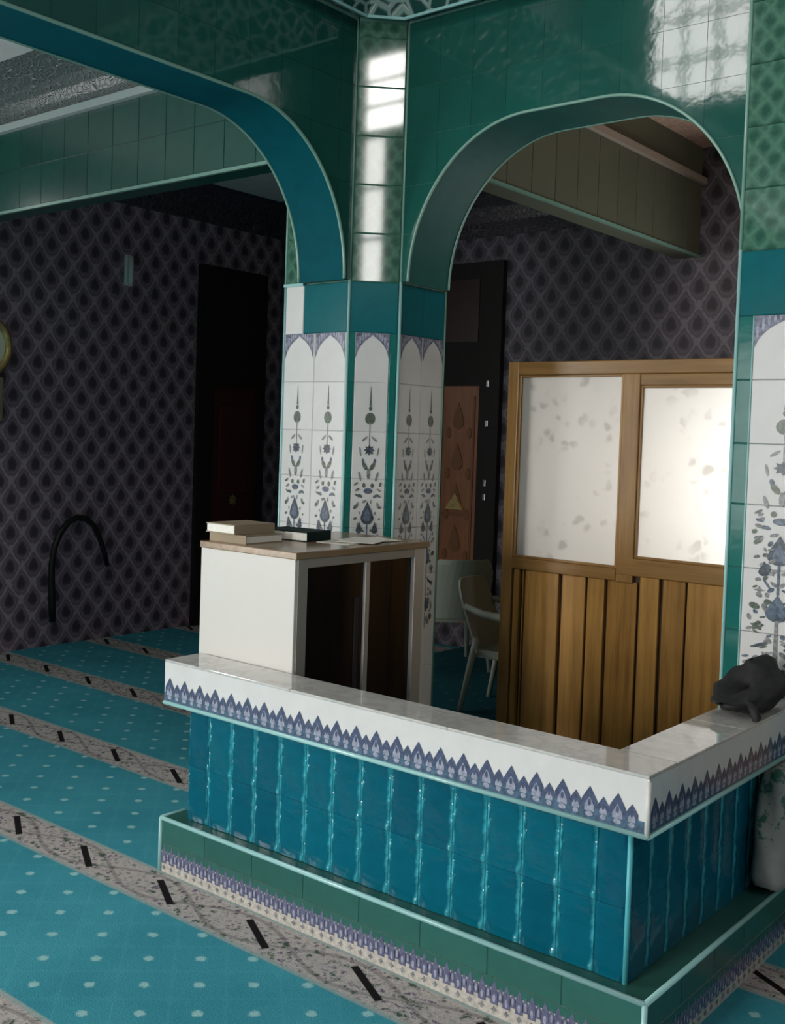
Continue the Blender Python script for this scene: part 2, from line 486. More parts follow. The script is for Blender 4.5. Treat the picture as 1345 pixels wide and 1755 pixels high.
# ------------------------------------------------------------------ mesh helpers
class MB:
    def __init__(s):
        s.v = []
        s.f = []
        s.mi = []

    def quad(s, a, b, c, d, mi=0):
        n = len(s.v)
        s.v += [a, b, c, d]
        s.f.append((n, n + 1, n + 2, n + 3))
        s.mi.append(mi)

    def poly(s, pts, mi=0):
        n = len(s.v)
        s.v += list(pts)
        s.f.append(tuple(range(n, n + len(pts))))
        s.mi.append(mi)

    def box(s, x0, x1, y0, y1, z0, z1, mi=0, bev=0.0):
        if bev > 0:
            bm = bmesh.new()
            bmesh.ops.create_cube(bm, size=1.0)
            for v in bm.verts:
                v.co = Vector(((x0 + x1) / 2 + v.co.x * (x1 - x0), (y0 + y1) / 2 + v.co.y * (y1 - y0), (z0 + z1) / 2 + v.co.z * (z1 - z0)))
            bmesh.ops.bevel(bm, geom=list(bm.edges), offset=bev, segments=2, affect='EDGES', profile=0.5)
            s.add_bm(bm, mi)
            return s
        n = len(s.v)
        s.v += [(x0, y0, z0), (x1, y0, z0), (x1, y1, z0), (x0, y1, z0), (x0, y0, z1), (x1, y0, z1), (x1, y1, z1), (x0, y1, z1)]
        for q in ((3, 2, 1, 0), (4, 5, 6, 7), (0, 1, 5, 4), (1, 2, 6, 5), (2, 3, 7, 6), (3, 0, 4, 7)):
            s.f.append(tuple(n + i for i in q))
            s.mi.append(mi)
        return s

    def add_bm(s, bm, mi=0):
        n = len(s.v)
        bm.verts.index_update()
        s.v += [tuple(v.co) for v in bm.verts]
        for f in bm.faces:
            s.f.append(tuple(n + v.index for v in f.verts))
            s.mi.append(mi)
        bm.free()

    def prism(s, pts, a, b, mp, mi=0):
        """extrude a 2-D outline from depth a to depth b; mp(u, w, depth) -> 3-D"""
        n = len(s.v)
        k = len(pts)
        s.v += [mp(u, w, a) for u, w in pts] + [mp(u, w, b) for u, w in pts]
        s.f.append(tuple(range(n, n + k)))
        s.f.append(tuple(range(n + 2 * k - 1, n + k - 1, -1)))
        s.mi += [mi, mi]
        for i in range(k):
            j = (i + 1) % k
            s.f.append((n + j, n + i, n + k + i, n + k + j))
            s.mi.append(mi)
        return s

    def tube(s, pts, r, seg=8, mi=0, cap=True):
        pts = [Vector(p) for p in pts]
        rs = r if isinstance(r, (list, tuple)) else [r] * len(pts)
        n0 = len(s.v)
        prev = None
        for i, p in enumerate(pts):
            t = (pts[min(i + 1, len(pts) - 1)] - pts[max(i - 1, 0)]).normalized()
            if prev is None:
                a = Vector((0, 0, 1)) if abs(t.z) < 0.9 else Vector((1, 0, 0))
                prev = t.cross(a).normalized()
            e1 = (prev - t * prev.dot(t)).normalized()
            prev = e1
            e2 = t.cross(e1)
            for k in range(seg):
                an = 2 * PI * k / seg
                s.v.append(tuple(p + (e1 * math.cos(an) + e2 * math.sin(an)) * rs[i]))
        for i in range(len(pts) - 1):
            for k in range(seg):
                k2 = (k + 1) % seg
                s.f.append((n0 + i * seg + k, n0 + i * seg + k2, n0 + (i + 1) * seg + k2, n0 + (i + 1) * seg + k))
                s.mi.append(mi)
        if cap:
            s.f.append(tuple(n0 + k for k in range(seg))[::-1])
            s.f.append(tuple(n0 + (len(pts) - 1) * seg + k for k in range(seg)))
            s.mi += [mi, mi]
        return s

    def mesh(s, name, mats, smooth=False):
        me = bpy.data.meshes.new(name)
        me.from_pydata([tuple(v) for v in s.v], [], s.f)
        for m in (mats if isinstance(mats, (list, tuple)) else [mats]):
            me.materials.append(M[m] if isinstance(m, str) else m)
        me.polygons.foreach_set('material_index', s.mi)
        bm = bmesh.new()
        bm.from_mesh(me)
        bmesh.ops.remove_doubles(bm, verts=bm.verts, dist=1e-6)
        bmesh.ops.recalc_face_normals(bm, faces=bm.faces)
        bm.to_mesh(me)
        bm.free()
        if smooth:
            for p in me.polygons:
                p.use_smooth = True
        me.update()
        return me

    def build(s, name, mats, parent=None, loc=(0, 0, 0), rz=0.0, smooth=False):
        return place(name, s.mesh(name, mats, smooth), parent, loc, rz)


def place(name, me, parent=None, loc=(0, 0, 0), rz=0.0):
    o = bpy.data.objects.new(name, me)
    COL.objects.link(o)
    o.location = loc
    o.rotation_euler = (0, 0, rz)
    o.parent = parent
    return o


def empty(name, loc=(0, 0, 0), rz=0.0):
    o = bpy.data.objects.new(name, None)
    COL.objects.link(o)
    o.location = loc
    o.rotation_euler = (0, 0, rz)
    o.empty_display_size = 0.1
    return o


def tag(o, label=None, cat=None, group=None, kind=None):
    if label:
        o['label'] = label
    if cat:
        o['category'] = cat
    if group:
        o['group'] = group
    if kind:
        o['kind'] = kind
    return o


def struct(name, label=None, mb=None, mats=None, cat=None):
    o = mb.build(name, mats) if mb else empty(name)
    return tag(o, label, cat, None, 'structure')


_tiles = {}


def tile_mesh(w, h, mat, t=0.012, bev=0.004, pillow=0.0):
    """a glazed tile, back at y=0, face at y=-t, centred in x, foot at z=0"""
    key = (round(w, 4), round(h, 4), mat, round(t, 4), pillow)
    if key in _tiles:
        return _tiles[key]
    mb = MB()
    if pillow:
        nx = 6
        rows = [0.0, 0.25, 0.5, 0.75, 1.0]
        def yy(i, j):
            u = i / nx
            a = 1 - (2 * u - 1) ** 4
            return -(t - pillow + pillow * a)
        for j in range(4):
            for i in range(nx):
                def p(i, j):
                    return (-w / 2 + w * i / nx, yy(i, j), h * rows[j])
                mb.quad(p(i, j), p(i + 1, j), p(i + 1, j + 1), p(i, j + 1))
        mb.quad((-w / 2, 0, 0), (-w / 2, yy(0, 2), 0), (-w / 2, yy(0, 2), h), (-w / 2, 0, h))
        mb.quad((w / 2, yy(0, 2), 0), (w / 2, 0, 0), (w / 2, 0, h), (w / 2, yy(0, 2), h))
        me = mb.mesh('tile', mat, True)
    else:
        w2, b = w / 2, bev
        B = [(-w2, 0, 0), (w2, 0, 0), (w2, 0, h), (-w2, 0, h)]
        E = [(-w2, -t + b, 0), (w2, -t + b, 0), (w2, -t + b, h), (-w2, -t + b, h)]
        F = [(-w2 + b, -t, b), (w2 - b, -t, b), (w2 - b, -t, h - b), (-w2 + b, -t, h - b)]
        mb.quad(*F)
        for i in range(4):
            j = (i + 1) % 4
            mb.quad(E[i], E[j], F[j], F[i])
            mb.quad(B[i], B[j], E[j], E[i])
        me = mb.mesh('tile', mat)
    _tiles[key] = me
    return me


def tile_wall(parent, name, p0, rz, us, zs, mat, gap=0.004, t=0.012, skip=None, pillow=0.0):
    """rows of tiles; p0 = world x,y of u=0 on the backing; rz = 0 faces -Y, PI/2 faces +X, -PI/2 faces -X, PI/4 the chamfer"""
    cx, sx = math.cos(rz), math.sin(rz)
    for i in range(len(us) - 1):
        for j in range(len(zs) - 1):
            if skip and skip(i, j):
                continue
            w = us[i + 1] - us[i] - gap
            h = zs[j + 1] - zs[j] - gap
            u = (us[i] + us[i + 1]) / 2
            h = h + gap - 0.0012 if pillow else h
            place(name, tile_mesh(w, h, mat, t, pillow=pillow), parent, (p0[0] + cx * u, p0[1] + sx * u, zs[j] + gap / 2), rz)


# ------------------------------------------------------------------ key measures of the place (metres)
COLX, COLY = -4.014, 4.95            # corner of the column where the chamfer meets the right arcade
CH = 0.213                           # chamfer leg
P1 = (COLX - CH, COLY - CH)
LWALL, BWALL = -9.2, 9.1
SPRING, CROWN = 3.06, 3.915
TOP = 4.55
CEIL = 4.78
LT, RT = 0.366, 0.40                 # arcade thicknesses
FLOOR2 = 0.265


def arch_h(d, w=0.78, p=2.0):
    """height of the intrados at distance d from the springing"""
    if d <= 0:
        return SPRING
    if d >= w:
        return CROWN
    return SPRING + (CROWN - SPRING) * (1 - (1 - d / w) ** p) ** (1 / p)


def pierced_wall(mb, lo, hi, top, openings, mp, a, b):
    """a wall slab with rectangular openings, cut into boxes; mp(u, z, depth)"""
    us = sorted({lo, hi} | {o[0] for o in openings} | {o[1] for o in openings})
    zs = sorted({0.0, top} | {o[2] for o in openings} | {o[3] for o in openings})
    for i in range(len(us) - 1):
        for j in range(len(zs) - 1):
            u, z = (us[i] + us[i + 1]) / 2, (zs[j] + zs[j + 1]) / 2
            if any(o[0] < u < o[1] and o[2] < z < o[3] for o in openings):
                continue
            mb.prism([(us[i], zs[j]), (us[i + 1], zs[j]), (us[i + 1], zs[j + 1]), (us[i], zs[j + 1])], a, b, mp)


# ------------------------------------------------------------------ the setting
mb = MB()
mb.box(LWALL - 0.2, EAST + 0.2, SOUTH - 0.2, BWALL + 0.2, -0.2, 0.0)
struct('floor', 'teal prayer carpet with patterned stone coloured rows across the hall floor', mb, 'carpet', 'carpet')

mb = MB()
mb.box(LWALL, P1[0] - 0.02, SOUTH, BWALL, CEIL, CEIL + 0.2)
struct('ceiling', 'grey plaster ceiling over the left aisle', mb, 'plaster', 'ceiling')
mb = MB()
mb.box(P1[0] - 0.02, EAST, COLY + 0.02, BWALL, CEIL, CEIL + 0.2)
struct('ceiling_back', 'tan plaster ceiling seen through the right arch', mb, 'backceil', 'ceiling')
mb = MB()
mb.box(LWALL - 0.2, EAST + 0.2, SOUTH - 0.2, BWALL + 0.2, 11.0, 11.2)
struct('ceiling_hall', 'high plaster ceiling above the prayer hall', mb, 'hall', 'ceiling')

mb = MB()
pierced_wall(mb, SOUTH, BWALL + 0.2, 11, [w[:4] for w in LEFT_WINDOWS], lambda u, z, d: (d, u, z), LWALL, LWALL - 0.2)
wl_ = struct('wall_left', 'dark purple damask papered wall beyond the left arch', mb, 'wallx', 'wall')
MB().box(LWALL, LWALL + 0.68, -0.62, -0.12, 0, CEIL).build('shading_pier', 'hall', wl_)  # unseen pier, added to keep window light off the back left floor
mb = MB()
pierced_wall(mb, LWALL, EAST, 11, [OFFICE_WINDOW], lambda u, z, d: (u, d, z), BWALL, BWALL + 0.2)
struct('wall_back', 'dark damask papered wall above the wooden partition', mb, 'wally', 'wall')


mb = MB()
pierced_wall(mb, LWALL, EAST, 11, [w[:4] for w in FRONT_WINDOWS], lambda u, z, d: (u, d, z), SOUTH, SOUTH - 0.2)
struct('wall_front', 'plastered hall wall behind the viewer with tall windows', mb, 'hall', 'wall')
mb = MB()
pierced_wall(mb, SOUTH, COLY, 11, [w[:4] for w in RIGHT_WINDOWS], lambda u, z, d: (d, u, z), EAST, EAST + 0.2)
struct('wall_right', 'plastered hall wall to the right of the viewer', mb, 'hall', 'wall')
mb = MB()
pierced_wall(mb, COLY + RT, BWALL, CEIL, [], lambda u, z, d: (d, u, z), OX_W, OX_W + 0.2)
struct('wall_office', 'end wall of the office behind the wooden partition', mb, 'plaster', 'wall')


WINDOW_LABELS = {
    'window_1': 'high gridded window over the aisle, mirrored in the green tiles',
    'window_2': 'tall low window of the hall behind the viewer',
    'window_3': 'wide high window of the hall behind the viewer',
    'window_4': 'narrow window slit whose reflection runs down the column',
    'window_5': 'small high window above the narrow slit',
    'window_6': 'unseen high window added to brighten the left arcade',
    'window_7': 'office window behind the etched panes',
    'window_8': 'large low window of the left aisle',
    'window_9': 'unseen short high window added to brighten the left aisle ceiling'}


def window_frame(name, u0, u1, z0, z1, mp, nu, nz):
    mb = MB()
    r = 0.035
    for k in range(nu + 1):
        u = u0 + (u1 - u0) * k / nu
        mb.prism([(u - r, z0), (u + r, z0), (u + r, z1), (u - r, z1)], 0.08, 0.13, mp)
    for k in range(nz + 1):
        z = z0 + (z1 - z0) * k / nz
        mb.prism([(u0, z - r), (u1, z - r), (u1, z + r), (u0, z + r)], 0.09, 0.12, mp)
    return tag(mb.build(name, 'plaster'), WINDOW_LABELS[name], 'window', None, 'structure')


for i, w in enumerate(FRONT_WINDOWS):
    window_frame('window_%d' % (i + 1), w[0], w[1], w[2], w[3], lambda u, z, d: (u, SOUTH - d, z), 3, 4)
for i, w in enumerate(RIGHT_WINDOWS):
    window_frame('window_%d' % (i + 4), w[0], w[1], w[2], w[3], lambda u, z, d: (EAST + d, u, z), 1, 3)
for i, w in enumerate(LEFT_WINDOWS):
    window_frame('window_%d' % (i + 8), w[0], w[1], w[2], w[3], lambda u, z, d: (LWALL - d, u, z), 3, 3)
window_frame('window_7', *OFFICE_WINDOW, lambda u, z, d: (u, BWALL + d, z), 2, 2)

# raised floor behind the parapet and the right arch
mb = MB()
mb.box(-4.10, -1.70, 3.50, 5.0, 0.001, FLOOR2)
mb.box(-4.16, -4.10, 3.60, 5.0, 0.001, FLOOR2)
mb.box(-5.65, OX_W, 5.0, BWALL, 0.001, FLOOR2)
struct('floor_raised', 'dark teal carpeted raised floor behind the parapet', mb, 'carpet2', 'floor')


# ------------------------------------------------------------------ arcades (walls with arches)
def spandrel_tiles(parent, us, zs, prof, mp, mat, gap=0.0022, t=0.012):
    """tiles cut to the curve of the arch: prof(u) is the height of the arch edge"""
    for i in range(len(us) - 1):
        for j in range(len(zs) - 1):
            u0, u1, z0, z1 = us[i] + gap / 2, us[i + 1] - gap / 2, zs[j] + gap / 2, zs[j + 1] - gap / 2
            n = 14
            pts = [(u0 + (u1 - u0) * k / n) for k in range(n + 1)]
            ok = [(u, max(z0, prof(u))) for u in pts if prof(u) < z1 - 0.004]
            if len(ok) < 2:
                continue
            if all(z == z0 for _, z in ok):
                ok = [ok[0], ok[-1]]
            out = ok + [(ok[-1][0], z1), (ok[0][0], z1)]
            mb = MB()
            mb.prism(out, 0.0, t, mp)
            mb.build('tile', mat, parent)


ZR = [3.052, 3.333, 3.614, 3.895, 4.176, 4.457, 4.55]

def arch_path(lo, hi, w=0.78, p=2.0, n=22):
    """stations along an arch between two springings, evenly spaced in height on the haunches"""
    d = sorted(set([round(w * (1 - (1 - (k / n) ** p) ** (1 / p)), 4) for k in range(n + 1)] + [round(w * k / 16, 4) for k in range(6, 16)]))
    mid = [lo + w + (hi - lo - 2 * w) * k / 8 for k in range(1, 8)]
    return [lo + a for a in d] + mid + [hi - a for a in d[::-1]]


# ---- right arcade, facing the camera bay
PX = -1.947                              # left edge of the pilaster
RS = -1.960                              # right springing of the arch, just behind the pilaster's edge
ra = empty('wall_arcade_right')
tag(ra, 'green tiled wall with round arch in front of the wooden partition', 'arch wall', None, 'structure')


def prof_r(x):
    return arch_h(min(x - (COLX + 0.05), RS - x))


xs = [COLX] + arch_path(COLX + 0.05, RS)
mb = MB()
for k in range(len(xs) - 1):
    a, b = xs[k], xs[k + 1]
    mb.prism([(a, prof_r(a)), (b, prof_r(b)), (b, CEIL + 0.2), (a, CEIL + 0.2)], COLY + 0.003, COLY + RT, lambda u, w, d: (u, d, w))
mb.box(RS, EAST, COLY + 0.003, COLY + RT, CROWN, CEIL + 0.2)
mb.build('core', 'grout', ra)
mb = MB()
mb.box(RS + 0.002, PX + 0.50, COLY + 0.003, COLY + RT, 0.0, CROWN)
mb.build('pier', 'grout', ra)
us = [COLX + 0.004]
x = -3.3276 - 0.2275 * 2
while x < RS - 0.02:
    us.append(x)
    x += 0.2275
us.append(RS)
spandrel_tiles(ra, us, ZR, prof_r, lambda u, w, d: (u, COLY + 0.012 - d, w), 'green')


xs = arch_path(COLX + 0.05, RS)
mb = MB()
for k in range(len(xs) - 1):
    a, b = xs[k], xs[k + 1]
    za, zb = prof_r(a) - 0.003, prof_r(b) - 0.003
    mb.quad((a, COLY + 0.002, za), (b, COLY + 0.002, zb), (b, COLY + RT, zb), (a, COLY + RT, za))
mb.build('intrados', 'intradosgreen', ra, smooth=True)
for yy_, nm in ((COLY - 0.001, 'arch_trim'), (COLY + RT, 'arch_trim')):
    mb = MB()
    mb.tube([(x, yy_, prof_r(x)) for x in xs], 0.0085, 8)
    mb.build(nm, 'aquadull', ra, smooth=True)
mb = MB()
mb.box(COLX, PX + 0.01, COLY - 0.006, COLY + 0.006, TOP, TOP + 0.016)
mb.build('top_trim', 'aquadull', ra)
# rest of the back of this wall, out of view to the right
mb = MB()
mb.box(PX + 0.05, EAST, COLY, COLY + 0.02, CROWN, CEIL + 0.2)
mb.build('plain_face', 'green', ra)

# ---- left arcade, running towards the camera
la = empty('wall_arcade_left')
tag(la, 'green tiled wall with wide flat arch on the left of the column', 'arch wall', None, 'structure')
LY0 = -0.6


def prof_l(y):
    return arch_h(min((P1[1] - 0.05) - y, y - LY0))


ys = arch_path(LY0, P1[1] - 0.05) + [P1[1]]
mb = MB()
for k in range(len(ys) - 1):
    a, b = ys[k], ys[k + 1]
    mb.prism([(a, prof_l(a)), (b, prof_l(b)), (b, CEIL + 0.2), (a, CEIL + 0.2)], P1[0] - 0.003, P1[0] - LT, lambda u, w, d: (d, u, w))
mb.box(P1[0] - LT, P1[0] - 0.012, SOUTH, LY0, CROWN, CEIL + 0.2)
mb.build('core', 'grout', la)
us = [P1[1] - 0.004]
y = P1[1] - 0.13
while y > 1.6:
    us.append(y)
    y -= 0.235
us = us[::-1]
spandrel_tiles(la, us, ZR, prof_l, lambda u, w, d: (P1[0] - 0.012 + d, u, w), 'green')
mb = MB()
mb.box(P1[0] - 0.012, P1[0], SOUTH, us[0] - 0.004, CROWN, TOP)
mb.build('plain_face', 'green', la)
ys = arch_path(LY0, P1[1] - 0.05)
mb = MB()
for k in range(len(ys) - 1):
    a, b = ys[k], ys[k + 1]
    za, zb = prof_l(a) - 0.003, prof_l(b) - 0.003
    mb.quad((P1[0] - 0.002, a, za), (P1[0] - 0.002, b, zb), (P1[0] - LT, b, zb), (P1[0] - LT, a, za))
mb.build('intrados', 'intrados', la, smooth=True)
for xx_ in (P1[0] + 0.001, P1[0] - LT):
    mb = MB()
    mb.tube([(xx_, y, prof_l(y)) for y in ys], 0.0095, 8)
    mb.build('arch_trim', 'aquadull', la, smooth=True)
mb = MB()
mb.box(P1[0] - 0.006, P1[0] + 0.006, 1.0, P1[1], TOP, TOP + 0.016)
mb.build('top_trim', 'aquadull', la)
# plain pier at the other end of the left arcade
mb = MB()
mb.box(P1[0] - 0.53, P1[0] - 0.02, LY0 - 0.7, LY0, 0, CROWN)
mb.build('pier', 'green', la)
mb = MB()
mb.box(P1[0] - LT, P1[0] - 0.03, SOUTH, LY0 - 0.7, 0, CROWN)
mb.build('shading_bay', 'green', la)  # unseen solid bay, added to block hall light from the rear of the aisle

# ---- pierced cornice that runs round the bay above the arches
prof = [(0.0, 4.57), (0.10, 4.535), (0.115, 4.56), (0.30, 4.90), (0.30, 4.98), (0.0, 4.98)]


def cornice_ring(off):
    """the line of the bay's edge moved out by off: along the left arcade, round the chamfer, along the right arcade"""
    k = off * math.tan(PI / 8)
    return [(P1[0] + off, SOUTH), (P1[0] + off, P1[1] - k), (COLX + k, COLY - off), (EAST, COLY - off)]


mb = MB()
rings = [[(x, y, z) for x, y in cornice_ring(o)] for o, z in prof]
for i in range(len(prof) - 1):
    for j in range(3):
        mb.quad(rings[i][j], rings[i][j + 1], rings[i + 1][j + 1], rings[i + 1][j])
co = struct('trim_cornice', 'pierced green and white cornice above the column', mb, 'cornice', 'cornice')
mb = MB()
mb.tube([(x, y, 4.538) for x, y in cornice_ring(0.105)], 0.009, 6)
mb.build('cornice_lip', 'aqua', co)
# slab edge over the aisles, closing the gap between cornice and gallery floor
mb = MB()
mb.box(P1[0] - 0.05, P1[0] + 0.0, SOUTH, P1[1], 4.6, 4.98)
mb.box(P1[0], EAST, COLY, COLY + 0.05, 4.6, 4.98)
mb.build('gallery_edge', 'hall', co)

# ---- beams
ZB0, ZB1 = 3.825, 4.455


def beam(name, label, along, lo, hi, face, depth, mats):
    e = empty(name)
    tag(e, label, 'beam', None, 'structure')
    if along == 'x':
        def box(u0, u1, d0, d1, z0, z1, mat, nm):
            MB().box(u0, u1, face + d0, face + d1, z0, z1).build(nm, mat, e)
        rz, p = 0.0, lambda u: (u, face)
    else:
        def box(u0, u1, d0, d1, z0, z1, mat, nm):
            MB().box(face - d1, face - d0, u0, u1, z0, z1).build(nm, mat, e)
        rz, p = PI / 2, lambda u: (face, u)
    box(lo, hi, 0.006, depth, ZB0, CEIL, mats, 'core')
    us = [lo]
    n = round((hi - lo) / 0.30)
    us = [lo + (hi - lo) * k / n for k in range(n + 1)]
    tile_wall(e, 'tile', (p(0)[0] - (0.0 if along == 'x' else 0.012), p(0)[1] + (0.012 if along == 'x' else 0.0)), rz, us, [ZB0 + 0.02, ZB1] if along == 'y' else [ZB0 + 0.02, ZB0 + 0.33, ZB1], mats, 0.0012, 0.012)
    box(lo, hi, -0.010, 0.014, ZB0 - 0.004, ZB0 + 0.018, 'aquadull', 'bottom_trim')
    box(lo, hi, -0.045, 0.014, ZB1, ZB1 + 0.055, 'mold' if along == 'x' else 'tanmold', 'top_moulding')
    return e


b1 = beam('beam_left', 'green tiled beam running across the left aisle to the column', 'x', LWALL, P1[0] - 0.53, P1[1], 0.18, 'beamgreen')
b2 = beam('beam_back', 'olive green tiled beam seen through the right arch', 'y', COLY + 0.45, BWALL, COLX, 0.20, 'olivebeam')


def cove(name, pts, mat, label):
    """a cove between wall and ceiling, pts = two ends of the line plus outward direction"""
    (x0, y0), (x1, y1), (ox, oy), z0, z1, dep = pts
    mb = MB()
    rr = []
    for k in range(7):
        a = PI / 2 * k / 6
        o, z = dep * (1 - math.cos(a)), z0 + (z1 - z0) * math.sin(a)
        rr.append(((x0 + ox * o, y0 + oy * o, z), (x1 + ox * o, y1 + oy * o, z)))
    for k in range(6):
        mb.quad(rr[k][0], rr[k][1], rr[k + 1][1], rr[k + 1][0])
    o = mb.build(name, mat)
    return tag(o, label, 'cornice', None, 'structure')


cove('trim_1', ((LWALL, P1[1]), (P1[0] - LT, P1[1]), (0, -1), 4.51, CEIL, 0.42), 'cove', 'grey relief cove above the left beam')
cove('trim_2', ((LWALL, P1[1] + 0.18), (LWALL, BWALL), (1, 0), 4.43, CEIL, 0.3), 'darkcove', 'dark relief cove along the top of the left wall')
cove('trim_3', ((LWALL, BWALL), (COLX - 0.20, BWALL), (0, -1), 4.20, CEIL, 0.35), 'darkcove', 'dark relief cove along the top of the back wall')


# ------------------------------------------------------------------ printed tile motif (cypress and blossoms)
def ell(u, z, ru, rz_, rot=0.0, n=12):
    c, s = math.cos(rot), math.sin(rot)
    return [(u + ru * math.cos(a) * c - rz_ * math.sin(a) * s, z + ru * math.cos(a) * s + rz_ * math.sin(a) * c) for a in [2 * PI * k / n for k in range(n)]]


def drop(u, z, w, h, n=10):
    """teardrop, foot round, tip up"""
    p = [(u + w * math.cos(a), z + w * 1.05 * math.sin(a)) for a in [PI + PI * k / n for k in range(n + 1)]]
    return p + [(u + w * 0.72, z + h * 0.38), (u, z + h), (u - w * 0.72, z + h * 0.38)]


def star(u, z, r, n=6, inner=0.55):
    return [(u + (r if k % 2 == 0 else r * inner) * math.sin(PI * k / n), z + (r if k % 2 == 0 else r * inner) * math.cos(PI * k / n)) for k in range(2 * n)]


def motif(full=True):
    """list of (outline, material index) around u=0; heights in metres above the hall floor"""
    L = []
    A = lambda o, m: L.append((o, m))
    A([(-0.0065, 2.33), (0.0065, 2.33), (0.001, 2.445), (-0.001, 2.445)], 3)
    A(ell(0, 2.315, 0.010, 0.014), 3)
    A(ell(0, 2.255, 0.030, 0.036), 3)
    A([(-0.003, 2.10), (0.003, 2.10), (0.003, 2.23), (-0.003, 2.23)], 2)
    for s in (-1, 1):
        A(ell(s * 0.028, 2.135, 0.007, 0.022, s * 0.8), 2)
        A(ell(s * 0.052, 2.06, 0.005, 0.028, s * -0.15), 2)
        A(ell(s * 0.022, 1.975, 0.012, 0.026, s * -0.5), 3)
        A(ell(s * 0.034, 2.005, 0.008, 0.016, s * -0.2), 1)
        A(ell(s * 0.050, 1.915, 0.007, 0.030, s * -0.25), 2)
        A(ell(s * 0.024, 1.862, 0.010, 0.014), 3)
        A(ell(s * 0.045, 1.80, 0.016, 0.009, s * 0.5), 1)
        A(ell(s * 0.062, 1.745, 0.008, 0.02, s * 0.3), 2)
        A(drop(s * 0.046, 1.598, 0.018, 0.05), 0)
        A(star(s * 0.058, 1.515, 0.020, 4, 0.4), 2)
        A(ell(s * 0.035, 1.545, 0.004, 0.03, s * -0.5), 1)
        A(ell(s * 0.072, 1.442, 0.019, 0.014, s * 0.6), 3)
        A(star(s * 0.060, 1.352, 0.024, 5, 0.6), 3)
        A(ell(s * 0.048, 1.268, 0.032, 0.0075, s * -0.5), 0)
        A(ell(s * 0.062, 1.20, 0.012, 0.02, s * 0.4), 2)
        A(ell(s * 0.070, 1.12, 0.008, 0.03, s * 0.1), 2)
        A(ell(s * 0.030, 1.03, 0.012, 0.03, s * 0.3), 2)
        A(ell(s * 0.064, 1.05, 0.016, 0.02), 3)
    rr_ = random.Random(11)
    for k in range(26):
        zf = 1.02 + 0.034 * k
        if zf > 1.88:
            break
        uf = 0.018 + 0.062 * rr_.random()
        for s in (-1, 1):
            A(ell(s * uf, zf, 0.004 + 0.005 * rr_.random(), 0.008 + 0.010 * rr_.random(), s * rr_.uniform(-1.2, 1.2), 8), 2 + (k % 2))
    A(star(0, 2.07, 0.033, 8, 0.62), 0)
    A(ell(0, 1.93, 0.010, 0.034), 2)
    A(ell(0, 1.83, 0.026, 0.017), 1)
    A(drop(0, 1.672, 0.038, 0.095), 0)
    A(drop(0, 1.675, 0.022, 0.055), 1)
    A([(-0.004, 1.50), (0.004, 1.50), (0.004, 1.635), (-0.004, 1.635)], 1)
    A(drop(0, 1.415, 0.036, 0.085), 1)
    A(ell(0, 1.392, 0.028, 0.009), 0)
    A([(-0.007, 1.18), (0.007, 1.18), (0.005, 1.385), (-0.005, 1.385)], 2)
    A(star(0, 1.13, 0.052, 9, 0.75), 1)
    A(star(0, 1.13, 0.028, 6, 0.6), 0)
    A([(-0.006, 0.98), (0.006, 0.98), (0.006, 1.08), (-0.006, 1.08)], 2)
    return L


def panel_corner(u0, u1, flip):
    """printed spandrel beside the pointed head of a white panel: from shoulder 2.61 to peak 2.745"""
    n = 8
    pts = []
    for k in range(n + 1):
        f = k / n
        uu = u0 + (u1 - u0) * f
        zz = 2.605 + 0.140 * (math.sin(f * PI / 2) ** 0.62 * 0.88 + 0.12 * f ** 7)
        pts.append((uu, zz))
    pts += [(u1, 2.757), (u0, 2.757)]
    return pts


MOT = motif()
MOT_MATS = ['ink', 'blue', 'slate', 'olive', 'lilac']


def printed_panels(parent, origin, rz, centres, half, zlow, squeeze=1.0):
    """motif prints a hair proud of the tile face; local u runs along the face"""
    mb = MB()
    off = -0.0016
    for c in centres:
        for q, (o, mi) in enumerate(MOT):
            if min(z for _, z in o) < zlow:
                continue
            mb.poly([(c + u * squeeze, off - 0.00002 * q, z) for u, z in o], mi)
    mb.build('floral_print', MOT_MATS, parent, (origin[0], origin[1], 0), rz)
    mb = MB()
    for c in centres:
        for s in (-1, 1):
            o = panel_corner(s * half, 0, s)
            mb.poly([(c + u, off, z) for u, z in o], 0)
            for k in range(5):
                f = 0.1 + 0.16 * k
                uu = s * half * (1 - f)
                zt = 2.605 + 0.125 * math.sin(f * PI / 2) ** 0.62 + 0.008
                hz = min(0.055, 2.757 - zt - 0.004) / 2
                if hz > 0.004:
                    mb.poly([(c + u, off - 0.0006, z) for u, z in ell(uu, zt + hz + 0.003, 0.007, hz)], 1)
    mb.build('head_print', ['headblue', 'lilac'], parent, (origin[0], origin[1], 0), rz)


ZP = [0.45, 0.74, 1.03, 1.32, 1.61, 1.90, 2.177, 2.467, 2.757]

# ---- the corner column
cc = empty('tiled_column', (COLX - 0.3, COLY + 0.2, 0))
tag(cc, 'tiled corner column with floral white panels between the two arches', 'column')
OX, OY = -(COLX - 0.3), -(COLY + 0.2)      # children are written in world coordinates


def rel(x, y):
    return (x + OX, y + OY)


back = 0.012
foot = [(P1[0] - 0.53 + back, P1[1] + back), (P1[0] + 0.005, P1[1] + back), (COLX - back, COLY - 0.005), (COLX - back, COLY + 0.45 - back), (P1[0] - 0.53 + back, COLY + 0.45 - back)]
mb = MB()
mb.prism(foot, 0.0, CEIL, lambda u, w, d: (u + OX, w + OY, d))
mb.build('core', 'grout', cc)
